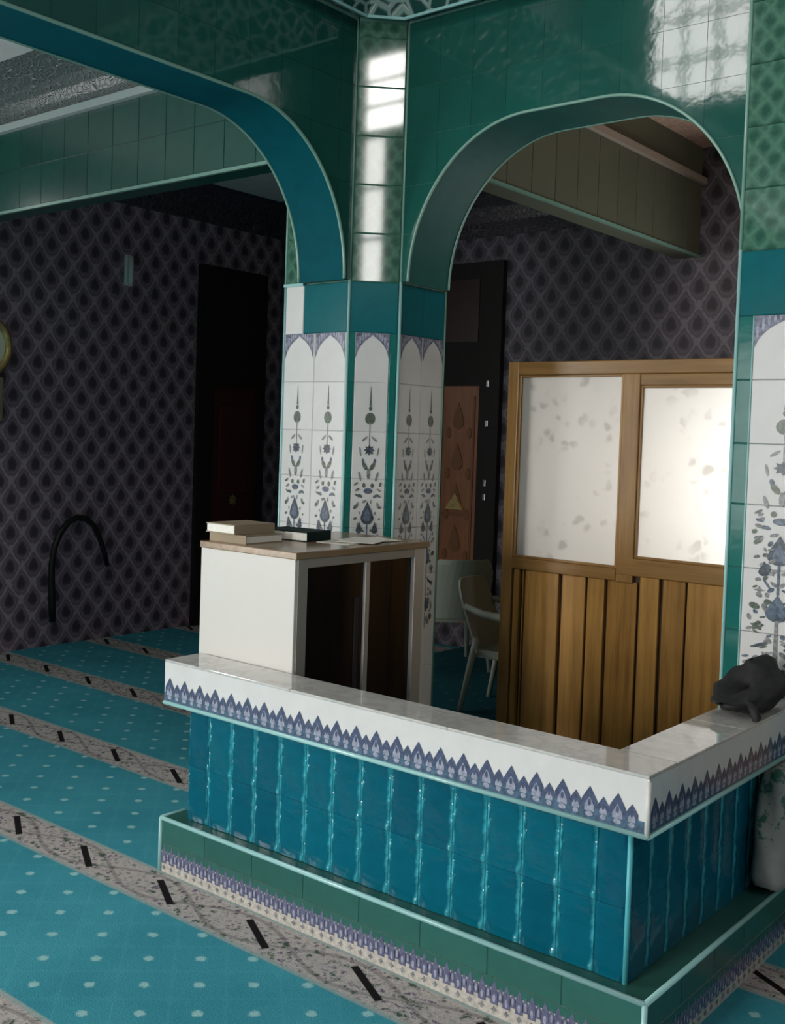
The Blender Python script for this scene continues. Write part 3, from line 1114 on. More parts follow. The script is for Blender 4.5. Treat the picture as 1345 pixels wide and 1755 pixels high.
# left face (towards -Y), chamfer, right face (towards +X): backing origin, rotation, width
LW = 0.53
CW = CH * math.sqrt(2)
RW = 0.45
pl = rel(P1[0] - LW, P1[1] + back)
pc = rel(P1[0] - back * 0.7071, P1[1] + back * 0.7071)
pr_ = rel(COLX - back, COLY)
BAND = [2.757, 3.052]
zlow_rows = [0.16] + ZP
tile_wall(cc, 'white_tile', pl, 0.0, [0.012, LW / 2, LW - 0.012], zlow_rows, 'white', 0.0008)
tile_wall(cc, 'white_tile', pl, 0.0, [0.012, LW - LT], BAND, 'white', 0.0015)
tile_wall(cc, 'teal_tile', pl, 0.0, [LW - LT, LW - 0.012], BAND, 'teal', 0.0015)
tile_wall(cc, 'damask_tile', pl, 0.0, [0.012, LW - LT - 0.0], [3.052, 3.333, 3.614, 3.825], 'damask', 0.002)
tile_wall(cc, 'white_tile', pr_, PI / 2, [0.012, RW / 2, RW - 0.012], zlow_rows, 'white', 0.0008)
tile_wall(cc, 'teal_tile', pr_, PI / 2, [0.012, RW / 2, RW - 0.012], BAND, 'teal', 0.0015)
S0, S1 = 0.045, CW - 0.055
tile_wall(cc, 'white_tile', pc, PI / 4, [S0, S1], zlow_rows, 'white', 0.0008)
tile_wall(cc, 'border_tile', pc, PI / 4, [0.012, S0], zlow_rows, 'tealstrip', 0.0015)
tile_wall(cc, 'border_tile', pc, PI / 4, [S1, CW - 0.012], zlow_rows, 'tealstrip', 0.0015)
tile_wall(cc, 'teal_tile', pc, PI / 4, [0.012, CW - 0.012], BAND, 'teal', 0.0015)
tile_wall(cc, 'damask_tile', pc, PI / 4, [0.012, CW - 0.012], ZR, 'damask', 0.003)
# prints
printed_panels(cc, rel(P1[0] - LW, P1[1]), 0.0, [0.012 + 0.1265, LW - 0.012 - 0.1265], 0.118, 0.5)
printed_panels(cc, rel(COLX, COLY), PI / 2, [0.012 + 0.1065, RW - 0.012 - 0.1065], 0.100, 0.5, 0.9)
printed_panels(cc, rel(P1[0], P1[1]), PI / 4, [(S0 + S1) / 2], (S1 - S0) / 2 - 0.002, 0.5)


def edge_trim(parent, x, y, z0, z1, mat='aqua', r=0.009):
    mb = MB()
    mb.tube([(x, y, z0), (x, y, z1)], r, 8)
    mb.build('edge_trim', mat, parent, smooth=True)


for (x, y) in ((P1[0], P1[1]), (COLX, COLY)):
    edge_trim(cc, *rel(x - 0.004, y + 0.004), 0.27, 3.06, 'aqua')
    edge_trim(cc, *rel(x - 0.004, y + 0.004), 3.06, 4.56, 'aquadull', 0.0085)
edge_trim(cc, *rel(COLX - 0.005, COLY + RW - 0.004), 0.27, 3.06, 'aquadull')
edge_trim(cc, *rel(P1[0] - LW + 0.005, P1[1] + 0.004), 0.0, 3.06, 'aqua')
edge_trim(cc, *rel(P1[0] - LW + 0.005, P1[1] + 0.004), 3.06, 3.82, 'aquadull')
mb = MB()
ax, ay = rel(P1[0] - LW, P1[1])
mb.box(ax, ax + LW - LT, ay - 0.012, ay + 0.004, 3.045, 3.062)
mb.build('impost_trim', 'aqua', cc)

# ---- the pilaster at the right edge
PYF = 4.85
PW = 0.50
pp = empty('tiled_pilaster', (PX + PW / 2, PYF + 0.25, 0))
tag(pp, 'tiled pilaster with one floral panel at the right edge, behind the black bag', 'pilaster')


def relp(x, y):
    return (x - (PX + PW / 2), y - (PYF + 0.25))


mb = MB()
ax, ay = relp(PX + back, PYF + back)
mb.box(ax, ax + PW - 2 * back, ay, COLY - 0.002 - PYF - 0.25, 0.0, 4.53)
mb.build('core', 'grout', pp)
po = relp(PX, PYF + back)
for lst, nm, zz, mt in (([0.085, PW - 0.085], 'white_tile', zlow_rows, 'white'), ([0.012, 0.085], 'border_tile', zlow_rows, 'tealstrip'),
                        ([PW - 0.085, PW - 0.012], 'border_tile', zlow_rows, 'tealstrip'), ([0.012, PW - 0.012], 'teal_tile', BAND, 'teal'),
                        ([0.012, PW / 2, PW - 0.012], 'damask_tile', [3.052, 3.333, 3.614, 3.895, 4.176, 4.457, 4.53], 'damask')):
    tile_wall(pp, nm, po, 0.0, lst, zz, mt, 0.002)
MOT_SAVE = MOT[:]
r2 = random.Random(29)
for k in range(34):
    zf, uf = 1.0 + 0.026 * k, 0.012 + 0.085 * r2.random()
    for sg in (-1, 1):
        MOT.append((ell(sg * uf, zf, 0.005 + 0.004 * r2.random(), 0.009 + 0.009 * r2.random(), sg * r2.uniform(-1.3, 1.3), 8), (1, 2, 3, 2)[k % 4]))
printed_panels(pp, relp(PX, PYF), 0.0, [PW / 2], 0.163, 0.5, 1.45)
MOT[:] = MOT_SAVE
for xx_ in (0.005, PW - 0.005):
    edge_trim(pp, *relp(PX + xx_, PYF + 0.004), 0.27, 3.06, 'aqua')
    edge_trim(pp, *relp(PX + xx_, PYF + 0.004), 3.06, 4.53, 'aquadull')
for xx_ in (0.083, PW - 0.083):
    edge_trim(pp, *relp(PX + xx_, PYF + 0.001), 0.27, 2.757, 'aqua', 0.004)

# ------------------------------------------------------------------ the tiled parapet with its step
SX0, SX1, SY = -4.115, -1.557, 3.36
WX0, WX1, WY = -4.010, -1.666, 3.430
LZ0, LZ1 = 0.830, 1.040
SIDE_END = 4.845
tp = empty('tiled_parapet', (-2.8, 3.6, 0))
tag(tp, 'turquoise tiled parapet with white marble ledge on a green tiled step', 'parapet')
TX, TY = 2.8, -3.6


def relt(x, y):
    return (x + TX, y + TY)


def tbox(nm, x0, x1, y0, y1, z0, z1, mat, bev=0.0):
    MB().box(x0 + TX, x1 + TX, y0 + TY, y1 + TY, z0, z1, bev=bev).build(nm, mat, tp)


# step
STEP_END = 4.843
tbox('step_core', SX0 + 0.012, SX1 - 0.012, SY + 0.003, 3.50, 0.0, 0.258, 'greenstep')
tbox('step_core', SX1 - 0.20, SX1 - 0.003, 3.50, STEP_END, 0.0, 0.258, 'greenstep')
n = 8
tile_wall(tp, 'step_tile', relt(0, SY + 0.012), 0.0, [SX0 + (SX1 - SX0) * k / n for k in range(n + 1)], [0.14, 0.258], 'greenstep', 0.0007)
n = 5
tile_wall(tp, 'step_tile', relt(SX1 - 0.012, 0), PI / 2, [SY + (STEP_END - SY) * k / n for k in range(n + 1)], [0.14, 0.258], 'greenstep', 0.0007)
tbox('step_top', SX0 + 0.004, SX1 - 0.004, SY + 0.004, 3.50, 0.258, 0.266, 'greenstep')
tbox('step_top', -1.75, SX1 - 0.004, 3.50, STEP_END, 0.258, 0.266, 'greenstep')
for pts in ([(SX0, SY, 0.262), (SX1, SY, 0.262)], [(SX1, SY, 0.262), (SX1, STEP_END, 0.262)], [(SX0, SY, 0.0), (SX0, SY, 0.262)], [(SX1, SY, 0.0), (SX1, SY, 0.262)], [(SX0, SY, 0.262), (SX0, 3.5, 0.262)]):
    MB().tube([(x + TX, y + TY, z) for x, y, z in pts], 0.011, 8).build('step_trim', 'aqua', tp, smooth=True)
# wall of turquoise tiles
tbox('wall_core', WX0 + 0.012, WX1 - 0.012, WY + 0.012, WY + 0.12, 0.262, LZ0 + 0.02, 'bluegrout')
tbox('wall_core', WX1 - 0.13, WX1 - 0.012, WY + 0.12, SIDE_END, 0.262, LZ0 + 0.02, 'bluegrout')
us = [WX0 + 0.004, -3.864]
while us[-1] + 0.1595 < WX1 - 0.05:
    us.append(us[-1] + 0.1595)
us[-1] = WX1 - 0.129
us.append(WX1 - 0.006)
zz = [0.266, 0.528, 0.79, LZ0 + 0.02]
tile_wall(tp, 'wall_tile', relt(0, WY + 0.016), 0.0, us, zz, 'bluetile', 0.006, 0.020, pillow=0.005)
us = [WY + 0.006 + 0.1595 * k for k in range(9)]
us[-1] = SIDE_END
tile_wall(tp, 'wall_tile', relt(WX1 - 0.016, 0), PI / 2, us, zz, 'bluetile', 0.006, 0.020, pillow=0.005)
MB().tube([(WX1 - 0.004 + TX, WY + 0.004 + TY, 0.266), (WX1 - 0.004 + TX, WY + 0.004 + TY, LZ0)], 0.010, 8).build('corner_trim', 'bluegrout', tp, smooth=True)
# ledge: white tile face below a marble top
IX, IY = -1.800, 3.580
tbox('ledge_core', SX0, SX1 - 0.018, SY, IY, LZ0, LZ1 - 0.012, 'white')
tbox('ledge_core', IX, SX1 - 0.018, IY, SIDE_END, LZ0, LZ1 - 0.012, 'white')
cuts = [SX0, -3.27, -2.42, SX1 - 0.018]
for k in range(3):
    tbox('marble_slab', cuts[k] + 0.0006, cuts[k + 1] - 0.0006, SY - 0.002, IY, LZ1 - 0.012, LZ1, 'marble', 0.003)
cuts = [IY, 4.2, SIDE_END]
for k in range(2):
    tbox('marble_slab', IX, SX1 - 0.016, cuts[k] + 0.0006, cuts[k + 1] - 0.0006, LZ1 - 0.012, LZ1, 'marble', 0.003)
LX1 = SX1 - 0.018
for pts in ([(SX0, SY, LZ0), (LX1, SY, LZ0)], [(LX1, SY, LZ0), (LX1, SIDE_END, LZ0)]):
    MB().tube([(x + TX, y + TY, z) for x, y, z in pts], 0.0105, 8).build('ledge_trim', 'aqua', tp, smooth=True)
MB().tube([(LX1 + TX, SY + TY, LZ0), (LX1 + TX, SY + TY, LZ1 - 0.02)], 0.009, 8).build('ledge_trim', 'melamine', tp, smooth=True)


def lambrequin(nm, length, period, z0, band, big, small, first, mats, origin, rz, keep=lambda u: True):
    """row of pointed arches in print: outlines, pale hearts, solid band underneath"""
    mb = MB()
    e = -0.0012
    mb.poly([(0, e, z0), (length, e, z0), (length, e, z0 + band), (0, e, z0 + band)], 0)
    def arch(u, w, h, base):
        return [(u - w, base), (u + w, base), (u + w, base + h * 0.36), (u + w * 0.55, base + h * 0.66), (u, base + h), (u - w * 0.55, base + h * 0.66), (u - w, base + h * 0.36)]
    u = first
    while u < length:
        for c, w, h in ((u, period * 0.285, big), (u + period * 0.5, period * 0.215, small)):
            if c - w < 0 or c + w > length:
                continue
            base = z0 + band
            mb.poly([(a, e - 0.0004, z) for a, z in arch(c, w, h - band, base - 0.001)], 1)
            mb.poly([(a, e - 0.0008, z) for a, z in arch(c, w * 0.62, (h - band) * 0.66, base - 0.012)], 2)
            mb.poly([(a, e - 0.0012, z) for a, z in ell(c, base + (h - band) * 0.24, w * 0.22, (h - band) * 0.17, 0, 8)], 1)
            mb.poly([(a, e - 0.0004, z) for a, z in ell(c, z0 + band * 0.5, w * 0.5, band * 0.22, 0, 8)], 2)
        u += period
    mb.build(nm, mats, tp, (origin[0], origin[1], 0), rz)


lambrequin('lambrequin_print', LX1 - SX0 - 0.012, 0.1085, LZ0 + 0.006, 0.045, 0.122, 0.096, 0.04, ['bluebase', 'navy', 'lilac'], relt(SX0, SY), 0.0)
lambrequin('lambrequin_print', SIDE_END - SY, 0.1085, LZ0 + 0.006, 0.045, 0.122, 0.096, 0.05, ['bluebase', 'navy', 'lilac'], relt(LX1, SY), PI / 2)
# foot border of the step
tbox('foot_border', SX0 + 0.002, SX1 - 0.002, SY, 3.48, 0.0, 0.141, 'cream')
tbox('foot_border', SX1 - 0.03, SX1, SY + 0.01, STEP_END, 0.0, 0.141, 'cream')


def foot_print(length, origin, rz):
    mb = MB()
    p = 0.055
    k = 0
    mb.poly([(0.004, -0.001, 0.105), (length, -0.001, 0.105), (length, -0.001, 0.142), (0.004, -0.001, 0.142)], 3)
    u = 0.03
    while u < length - 0.03:
        for c, w, t, b in ((u, 0.017, 0.135, 0.045), (u + p / 2, 0.012, 0.118, 0.06)):
            mb.poly([(c - w, -0.0016, b), (c + w, -0.0016, b), (c + w * 1.05, -0.0016, (t + b) / 2), (c, -0.0016, t), (c - w * 1.05, -0.0016, (t + b) / 2)], 0)
            mb.poly([(a, -0.0020, z) for a, z in ell(c, b + 0.022, w * 0.40, 0.016, 0, 8)], 1)
        mb.poly([(a, -0.0018, z) for a, z in star(u, 0.025, 0.014, 4, 0.5)], 2)
        u += p
    mb.build('foot_print', ['footblue', 'lilac', 'slate', 'greenstep'], tp, (origin[0], origin[1], 0), rz)


foot_print(SX1 - SX0 - 0.004, relt(SX0, SY), 0.0)
foot_print(STEP_END - SY, relt(SX1, SY), PI / 2)

# ------------------------------------------------------------------ glass-door cabinet behind the ledge
CX0, CX1, CY0, CY1, CZ = -4.150, -3.494, 3.600, 4.600, 1.567
cb = empty('display_cabinet', ((CX0 + CX1) / 2, (CY0 + CY1) / 2, FLOOR2))
tag(cb, 'white sided cabinet with smoked glass sliding doors and wooden top behind the ledge', 'cabinet')
KX, KY, KZ = -(CX0 + CX1) / 2, -(CY0 + CY1) / 2, -FLOOR2


def kbox(nm, x0, x1, y0, y1, z0, z1, mat, bev=0.0, parent=None):
    return MB().box(x0 + KX, x1 + KX, y0 + KY, y1 + KY, z0 + KZ, z1 + KZ, bev=bev).build(nm, mat, parent or cb)


kbox('side_panel', CX0, CX1, CY0, CY0 + 0.02, FLOOR2, CZ, 'melamine', 0.002)
kbox('side_panel', CX0, CX1, CY1 - 0.02, CY1, FLOOR2, CZ, 'melamine', 0.002)
kbox('back_panel', CX0, CX0 + 0.012, CY0 + 0.02, CY1 - 0.02, FLOOR2, CZ, 'shelfdark')
kbox('bottom_panel', CX0 + 0.012, CX1 - 0.04, CY0 + 0.02, CY1 - 0.02, FLOOR2, FLOOR2 + 0.06, 'shelfdark')
kbox('shelf', CX0 + 0.012, CX1 - 0.06, CY0 + 0.02, CY1 - 0.02, 0.88, 0.90, 'shelfdark')
kbox('top', CX0 - 0.006, CX1 + 0.012, CY0 - 0.006, CY1 + 0.015, CZ, CZ + 0.034, 'topwood', 0.004)
# aluminium frame on the front
kbox('frame_post', CX1 - 0.03, CX1 + 0.002, CY0 + 0.02, CY0 + 0.085, FLOOR2, CZ, 'alu', 0.002)
kbox('frame_post', CX1 - 0.03, CX1 + 0.002, CY1 - 0.10, CY1 - 0.02, FLOOR2, CZ, 'alushine', 0.002)
kbox('frame_rail', CX1 - 0.03, CX1 + 0.002, CY0 + 0.085, CY1 - 0.10, CZ - 0.045, CZ, 'alu', 0.002)
kbox('frame_rail', CX1 - 0.03, CX1 + 0.002, CY0 + 0.085, CY1 - 0.10, FLOOR2, FLOOR2 + 0.06, 'alu', 0.002)
ym = 4.115
d1 = kbox('glass_door', CX1 - 0.018, CX1 - 0.012, CY0 + 0.085, ym + 0.02, FLOOR2 + 0.06, CZ - 0.045, 'blackglass')
d2 = kbox('glass_door', CX1 - 0.028, CX1 - 0.022, ym, CY1 - 0.10, FLOOR2 + 0.06, CZ - 0.045, 'blackglass')
kbox('stile', CX1 - 0.022, CX1 + 0.004, ym - 0.012, ym + 0.022, FLOOR2 + 0.06, CZ - 0.045, 'alushine', 0.002, d1)
kbox('finger_pull', CX1 - 0.012, CX1 - 0.006, ym - 0.075, ym - 0.045, 0.75, 1.35, 'shelfdark', 0.001, d1)


# books and papers on the cabinet
def book(name, label, x, y, z, w, d, h, rz, cover, group=None):
    e = empty(name, (x, y, z), rz)
    tag(e, label, 'book', group)
    MB().box(0, w, 0, d, 0, 0.005).build('cover', cover, e)
    MB().box(0, w, 0, d, h - 0.005, h).build('cover', cover, e)
    MB().box(w - 0.005, w, 0, d, 0.005, h - 0.005).build('spine', cover, e)
    MB().box(0.004, w - 0.005, 0.004, d - 0.004, 0.005, h - 0.005).build('page_block', 'pages', e)
    return e


ZT = CZ + 0.034
book('book', 'lower buff covered book of the stack on the cabinet', -4.145, 3.905, ZT, 0.265, 0.255, 0.042, -PI / 2 + 0.03, 'buff', 'books on the cabinet')
book('book', 'upper book of the stack on the cabinet, bright page edges showing', -4.160, 3.635, ZT + 0.043, 0.215, 0.27, 0.048, -0.02, 'buff', 'books on the cabinet')
book('book', 'dark green bound book lying behind the stack on the cabinet', -4.10, 3.97, ZT, 0.30, 0.20, 0.05, 0.1, 'darkgreen', 'books on the cabinet')
for k, (x, y, a, which) in enumerate([(-3.70, 4.20, 0.15, 'lowest'), (-3.68, 4.34, -0.2, 'middle'), (-3.66, 4.28, 0.4, 'topmost')]):
    c, sn = math.cos(a), math.sin(a)
    z0 = ZT + 0.003 * k
    mb = MB()
    pts = [(-0.10, -0.145), (0.10, -0.145), (0.10, 0.145), (-0.10, 0.145)]
    mb.prism(pts, z0 + 0.0002, z0 + 0.0028, lambda u, w, d, x=x, y=y, c=c, sn=sn: (x + u * c - w * sn, y + u * sn + w * c, d))
    tag(mb.build('paper_sheet', 'paper'), '%s of the loose white sheets lying on the wooden cabinet top' % which, 'paper', 'papers on the cabinet')

# ------------------------------------------------------------------ wooden partition with etched panes
YP = 5.80
wp = empty('wooden_partition', (-2.9, YP, FLOOR2))
tag(wp, 'varnished oak partition with two etched glass panes and vertical boards', 'partition')
QX, QY, QZ = 2.9, -YP, -FLOOR2


def qbox(nm, x0, x1, y0, y1, z0, z1, mat, bev=0.0, parent=None):
    return MB().box(x0 + QX, x1 + QX, y0 + QY, y1 + QY, z0 + QZ, z1 + QZ, bev=bev).build(nm, mat, parent or wp)


PTOP = 2.652
qbox('stile', -3.800, -3.722, YP, YP + 0.07, FLOOR2, PTOP, 'oak', 0.006)
qbox('stile', -2.995, -2.885, YP, YP + 0.07, 1.34, PTOP - 0.08, 'oak', 0.006)
qbox('stile', -2.318, -2.20, YP, YP + 0.07, FLOOR2, PTOP - 0.08, 'oak', 0.006)
qbox('top_rail', -3.722, -2.10, YP, YP + 0.07, PTOP - 0.082, PTOP, 'oakx', 0.006)
qbox('door_head', -2.885, -2.318, YP + 0.005, YP + 0.06, 2.503, PTOP - 0.082, 'oakx', 0.004)
qbox('sill_rail', -3.722, -2.995, YP - 0.004, YP + 0.07, 1.345, 1.417, 'oakx', 0.006)
qbox('sill_rail', -2.995, -2.318, YP - 0.002, YP + 0.07, 1.385, 1.487, 'oakx', 0.006)
g1 = qbox('etched_pane', -3.722, -2.995, YP + 0.030, YP + 0.036, 1.417, PTOP - 0.082, 'frost')
g2 = qbox('etched_pane', -2.885, -2.318, YP + 0.030, YP + 0.036, 1.487, 2.503, 'frost')
for (x0, x1, z0, z1, g) in ((-3.722, -2.995, 1.417, PTOP - 0.082, g1), (-2.885, -2.318, 1.487, 2.503, g2)):
    t = 0.016
    qbox('glazing_bead', x0, x0 + t, YP + 0.012, YP + 0.030, z0, z1, 'oak', 0.003, g)
    qbox('glazing_bead', x1 - t, x1, YP + 0.012, YP + 0.030, z0, z1, 'oak', 0.003, g)
    qbox('glazing_bead', x0 + t, x1 - t, YP + 0.012, YP + 0.030, z0, z0 + t, 'oakx', 0.003, g)
    qbox('glazing_bead', x0 + t, x1 - t, YP + 0.012, YP + 0.030, z1 - t, z1, 'oakx', 0.003, g)
qbox('backing', -3.722, -2.20, YP + 0.045, YP + 0.06, FLOOR2, 1.40, 'groove')
gr = [-3.722, -3.655, -3.632, -3.375, -3.19, -3.06, -2.852, -2.706, -2.553, -2.318]
for k in range(len(gr) - 1):
    g = 0.016 if k % 3 else 0.024
    dep = 0.0 if k % 2 == 0 else 0.010
    qbox('board', gr[k] + g / 2, gr[k + 1] - g / 2, YP + 0.008 + dep, YP + 0.045, FLOOR2 + 0.01, 1.345 if gr[k] < -3.0 else 1.385, 'oakboard', 0.007)
# the rest of the office front, hidden behind the pilaster, and its return to the back wall
qbox('plain_panel', -2.20, OX_W, YP + 0.01, YP + 0.05, FLOOR2, PTOP, 'oakboard')
mb = MB()
mb.box(-3.68, -3.64, YP + 0.075, BWALL - 0.002, FLOOR2, PTOP)
struct('wall_office_side', 'oak side wall of the office behind the partition', mb, 'oakboard', 'wall')

# ------------------------------------------------------------------ doors
dl = empty('door_1', (LWALL, 8.33, 0))
tag(dl, 'tall black doorway with dark red panel in the left wall', 'door', None, 'structure')
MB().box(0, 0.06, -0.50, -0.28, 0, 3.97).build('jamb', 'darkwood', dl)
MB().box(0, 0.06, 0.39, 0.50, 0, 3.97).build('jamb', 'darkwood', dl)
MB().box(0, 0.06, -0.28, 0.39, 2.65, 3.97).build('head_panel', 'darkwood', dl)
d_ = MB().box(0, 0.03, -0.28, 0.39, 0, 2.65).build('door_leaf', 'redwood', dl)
for z0, z1 in ((0.3, 1.2), (1.45, 2.45)):
    MB().box(0.03, 0.042, -0.17, 0.27, z0, z1, bev=0.008).build('raised_panel', 'redwood', d_)
mb = MB()
mb.prism(star(0.05, 1.38, 0.07, 8, 0.5), 0.043, 0.048, lambda u, w, d: (d, u, w))
mb.build('gilt_boss', 'gilt', d_)

db = empty('door_2', (-6.36, BWALL, FLOOR2))
tag(db, 'carved brown door in a dark frame behind the chairs', 'door', None, 'structure')
zo = -FLOOR2
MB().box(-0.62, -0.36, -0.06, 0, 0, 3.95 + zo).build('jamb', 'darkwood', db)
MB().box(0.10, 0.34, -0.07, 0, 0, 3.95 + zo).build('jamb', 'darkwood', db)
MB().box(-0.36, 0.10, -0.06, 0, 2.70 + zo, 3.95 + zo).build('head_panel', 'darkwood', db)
MB().box(-0.36, 0.06, -0.07, -0.06, 3.15 + zo, 3.78 + zo).build('transom_panel', 'brownwood', db)
lf = MB().box(-0.36, 0.10, -0.045, 0, 0, 2.70 + zo).build('door_leaf', 'doorwood', db)
mb = MB()
for k in range(4):
    c = 2.42 - 0.42 * k
    mb.prism(drop(-0.16, c - 0.09 + zo, 0.07, 0.2), -0.045, -0.056, lambda u, w, d: (u, d, w))
    mb.prism(ell(-0.02, c - 0.2 + zo, 0.03, 0.06), -0.045, -0.054, lambda u, w, d: (u, d, w))
    mb.prism(ell(-0.28, c - 0.2 + zo, 0.03, 0.06), -0.045, -0.054, lambda u, w, d: (u, d, w))
mb.box(-0.34, 0.02, -0.056, -0.045, 1.36 + zo, 1.40 + zo)
mb.box(0.02, 0.045, -0.056, -0.045, 0.4, 2.6 + zo)
mb.build('carving', 'carve', lf)
mb = MB()
mb.prism([(-0.28, 1.43 + zo), (-0.05, 1.43 + zo), (-0.16, 1.60 + zo)], -0.045, -0.07, lambda u, w, d: (u, d, w))
mb.build('pale_plaque', 'gilt', lf)
for z in (2.72, 2.32, 1.72, 1.58):
    MB().box(0.19, 0.225, -0.085, -0.07, z - 0.035 + zo, z + 0.035 + zo, bev=0.006).build('hinge', 'steel', db)


# ------------------------------------------------------------------ plastic armchairs
def armchair(name, label, loc, rz, s=1.0):
    e = empty(name, loc, rz)
    e.scale = (s, s, s)
    tag(e, label, 'chair', 'plastic armchairs by the back door')
    # faces +X locally; seat
    mb = MB()
    nx, ny = 8, 8
    def sp(i, j, dz=0):
        u, v = -0.23 + 0.46 * i / nx, -0.23 + 0.46 * j / ny
        return (u, v, 0.425 + dz - 0.025 * math.cos(PI * u / 0.6) * math.cos(PI * v / 0.55) + 0.02 * max(0, u / 0.23) ** 3 * -1)
    for i in range(nx):
        for j in range(ny):
            mb.quad(sp(i, j), sp(i + 1, j), sp(i + 1, j + 1), sp(i, j + 1))
            mb.quad(sp(i, j + 1, -0.018), sp(i + 1, j + 1, -0.018), sp(i + 1, j, -0.018), sp(i, j, -0.018))
    for i in range(nx):
        mb.quad(sp(i, 0), sp(i, 0, -0.05), sp(i + 1, 0, -0.05), sp(i + 1, 0))
        mb.quad(sp(i, ny), sp(i + 1, ny), sp(i + 1, ny, -0.05), sp(i, ny, -0.05))
        mb.quad(sp(0, i), sp(0, i + 1), sp(0, i + 1, -0.05), sp(0, i, -0.05))
        mb.quad(sp(nx, i), sp(nx, i, -0.05), sp(nx, i + 1, -0.05), sp(nx, i + 1))
    mb.build('seat', 'plastic', e, smooth=True)
    # backrest: curved shell with a round head and three slots
    def bp(a, z):
        lean = 0.16 * (z - 0.42) / 0.44
        return Vector((-0.215 - lean - 0.05 * math.cos(a * PI / 2), 0.245 * a * (1.0 if z < 0.72 else math.sqrt(max(0.0, 1 - ((z - 0.72) / 0.16) ** 2)) * 0.45 + 0.55), z))
    mb = MB()
    zs = [0.40, 0.46, 0.58, 0.70, 0.76, 0.82, 0.86]
    at = [-1, -0.72, -0.52, -0.32, -0.12, 0.12, 0.32, 0.52, 0.72, 1]
    for zi in range(len(zs) - 1):
        for ai in range(len(at) - 1):
            if zi == 1 and ai == 99:
                continue
            p = [bp(at[ai], zs[zi]), bp(at[ai + 1], zs[zi]), bp(at[ai + 1], zs[zi + 1]), bp(at[ai], zs[zi + 1])]
            q = [v + Vector((0.014, 0, 0)) for v in p]
            mb.quad(*[tuple(v) for v in p])
            mb.quad(*[tuple(v) for v in q[::-1]])
            for k in range(4):
                mb.quad(tuple(p[k]), tuple(p[(k + 1) % 4]), tuple(q[(k + 1) % 4]), tuple(q[k]))
    mb.build('backrest', 'plastic', e)
    for s_ in (-1, 1):
        mb = MB()
        mb.tube([(0.205, s_ * 0.225, 0.63), (0.235, s_ * 0.235, 0.42), (0.265, s_ * 0.255, 0.0)], [0.022, 0.024, 0.017], 8)
        mb.build('front_leg', 'plastic', e, smooth=True)
        mb = MB()
        mb.tube([(-0.215, s_ * 0.225, 0.50), (-0.235, s_ * 0.23, 0.40), (-0.31, s_ * 0.25, 0.0)], [0.022, 0.024, 0.017], 8)
        mb.build('rear_leg', 'plastic', e, smooth=True)
        mb = MB()
        mb.tube([(-0.30, s_ * 0.235, 0.70), (-0.16, s_ * 0.27, 0.665), (0.02, s_ * 0.285, 0.65), (0.17, s_ * 0.27, 0.645), (0.225, s_ * 0.235, 0.60)], [0.02, 0.026, 0.028, 0.026, 0.02], 8)
        mb.build('armrest', 'plastic', e, smooth=True)
    return e


armchair('plastic_armchair', 'sage plastic armchair half hidden by the oak partition', (-4.03, 6.42, FLOOR2), 0.2, 1.05)
armchair('plastic_armchair', 'sage plastic armchair half hidden behind the tiled column', (-5.30, 7.30, FLOOR2), 2.5, 1.08)

# ------------------------------------------------------------------ things on the left wall
mb = MB()
pts = []
path = [(6.075, 0.24), (6.065, 0.40), (6.055, 0.60), (6.05, 0.80), (6.075, 0.96), (6.13, 1.10), (6.22, 1.205), (6.33, 1.255), (6.44, 1.235), (6.53, 1.16), (6.60, 1.03), (6.66, 0.88), (6.70, 0.745)]
mb.tube([(LWALL + 0.04, y, z) for y, z in path], [0.034] * 3 + [0.030] * 6 + [0.026] * 3 + [0.022], 8)
tag(mb.build('rubber_hose', 'black', smooth=True), 'black hose bent like a hook on the purple wall', 'hose')

wl = empty('wall_lamp', (LWALL, 6.89, 3.61))
tag(wl, 'small white tube lamp high on the purple wall', 'lamp')
MB().box(0, 0.03, -0.045, 0.045, 0, 0.31, bev=0.005).build('back_plate', 'ivory', wl)
MB().tube([(0.055, 0, 0.02), (0.055, 0, 0.29)], 0.026, 12).build('tube', 'ivory', wl, smooth=True)

ck = empty('wall_clock', (LWALL, 5.28, 2.86))
tag(ck, 'gilt framed wall clock cut by the left edge of the photo', 'clock')
mb = MB()
ring = [(0.03, 0.27 * math.cos(a), 0.27 * math.sin(a)) for a in [2 * PI * k / 28 for k in range(29)]]
mb.tube(ring, 0.035, 8, cap=False)
mb.build('frame', 'gilt', ck, smooth=True)
mb = MB()
mb.prism(ell(0, 0, 0.25, 0.25, 0, 28), 0.0, 0.025, lambda u, w, d: (d, u, w))
mb.build('dial', 'clockface', ck)
mb = MB()
mb.box(0, 0.06, -0.15, 0.21, -0.68, -0.28, bev=0.012)
mb.build('pendulum_case', 'buff', ck)
MB().box(0.026, 0.032, -0.006, 0.006, -0.02, 0.17).build('hand', 'black', ck)
MB().box(0.026, 0.032, -0.02, 0.12, -0.006, 0.006).build('hand', 'black', ck)


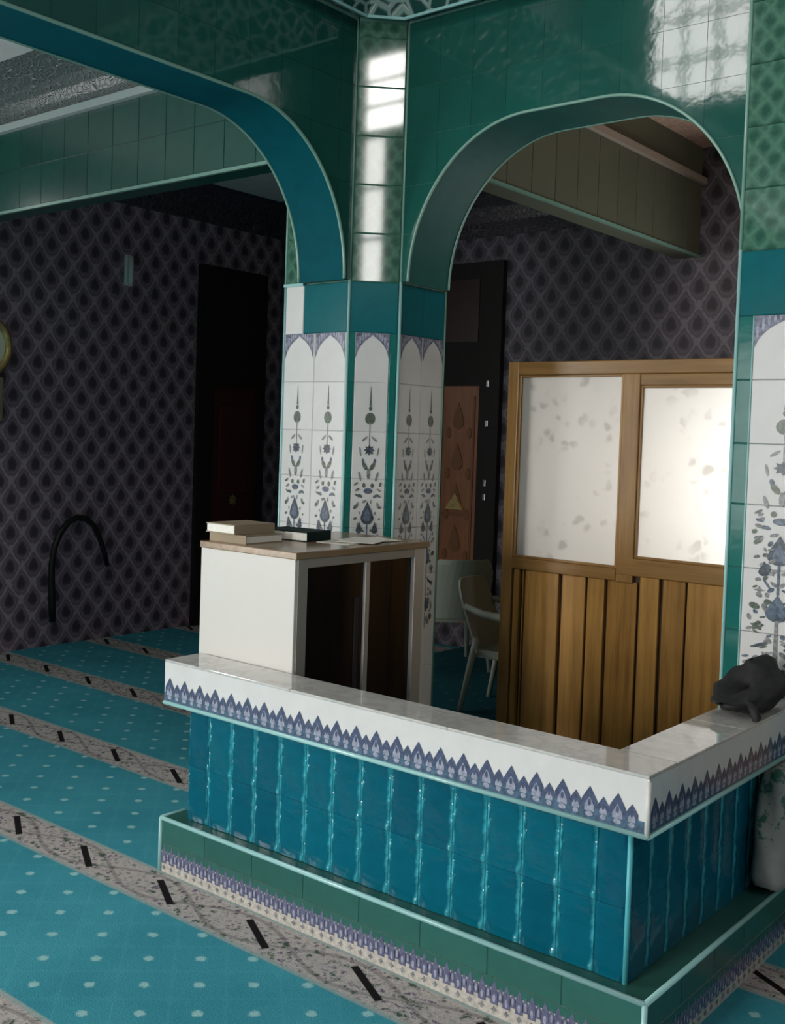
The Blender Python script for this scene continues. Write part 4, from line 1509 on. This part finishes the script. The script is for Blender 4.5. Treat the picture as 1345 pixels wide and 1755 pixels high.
# ------------------------------------------------------------------ bags at the right edge
def lump(fn, nu, nv):
    mb = MB()
    for i in range(nu):
        for j in range(nv):
            mb.quad(fn(i / nu, j / nv), fn((i + 1) / nu, j / nv), fn((i + 1) / nu, (j + 1) / nv), fn(i / nu, (j + 1) / nv))
    return mb


def bag_fn(u, v):
    a, b = 2 * PI * u, PI * v
    r = 1 + 0.10 * math.sin(3 * a + 4 * b) + 0.06 * math.sin(7 * a - 5 * b)
    s = math.sin(b) ** 0.7 if 0 < v < 1 else 0.0
    x = 0.135 * s * math.cos(a) * r
    y = 0.24 * s * math.sin(a) * r
    z = 0.075 - 0.075 * math.cos(b) * (1.0 if v < 0.5 else r)
    return (x, y, z * (1 + 0.45 * math.sin(a)) if v > 0.5 else z * (1 + 0.2 * math.sin(a)))


bg = empty('black_bag', (-1.70, 4.56, LZ1))
tag(bg, 'black cloth bag slumped on the marble ledge before the pilaster', 'bag')
lump(bag_fn, 28, 14).build('body', 'bagblack', bg, smooth=True)
MB().tube([(0.06, -0.17, 0.06), (0.11, -0.22, 0.045), (0.135, -0.26, 0.02), (0.12, -0.215, 0.02), (0.07, -0.15, 0.02)], 0.018, 8).build('strap', 'bagblack', bg, smooth=True)


def sack_fn(u, v):
    a = 2 * PI * u
    z = 0.535 * v
    r = (0.30 + 0.70 * min(1, v / 0.10) ** 0.5) * (1 - 0.28 * max(0, v - 0.55) / 0.45)
    c, s = math.cos(a), math.sin(a)
    k = (abs(c) ** 4 + abs(s) ** 4) ** -0.25
    wv = 1 + 0.04 * math.sin(5 * a + 9 * v)
    return (0.075 * c * k * r * wv, 0.17 * s * k * r * wv, z + 0.01 * math.sin(4 * a) * v)


sk = empty('grey_sack', (-1.572, 4.66, FLOOR2 + 0.002))
tag(sk, 'grey sack with green print standing on the step at the right edge', 'sack')
mb = lump(sack_fn, 32, 14)
mb.poly([sack_fn(k / 32, 1.0) for k in range(32)])
mb.poly([sack_fn(k / 32, 0.0) for k in range(32)])
mb.build('body', 'sack', sk, smooth=True)
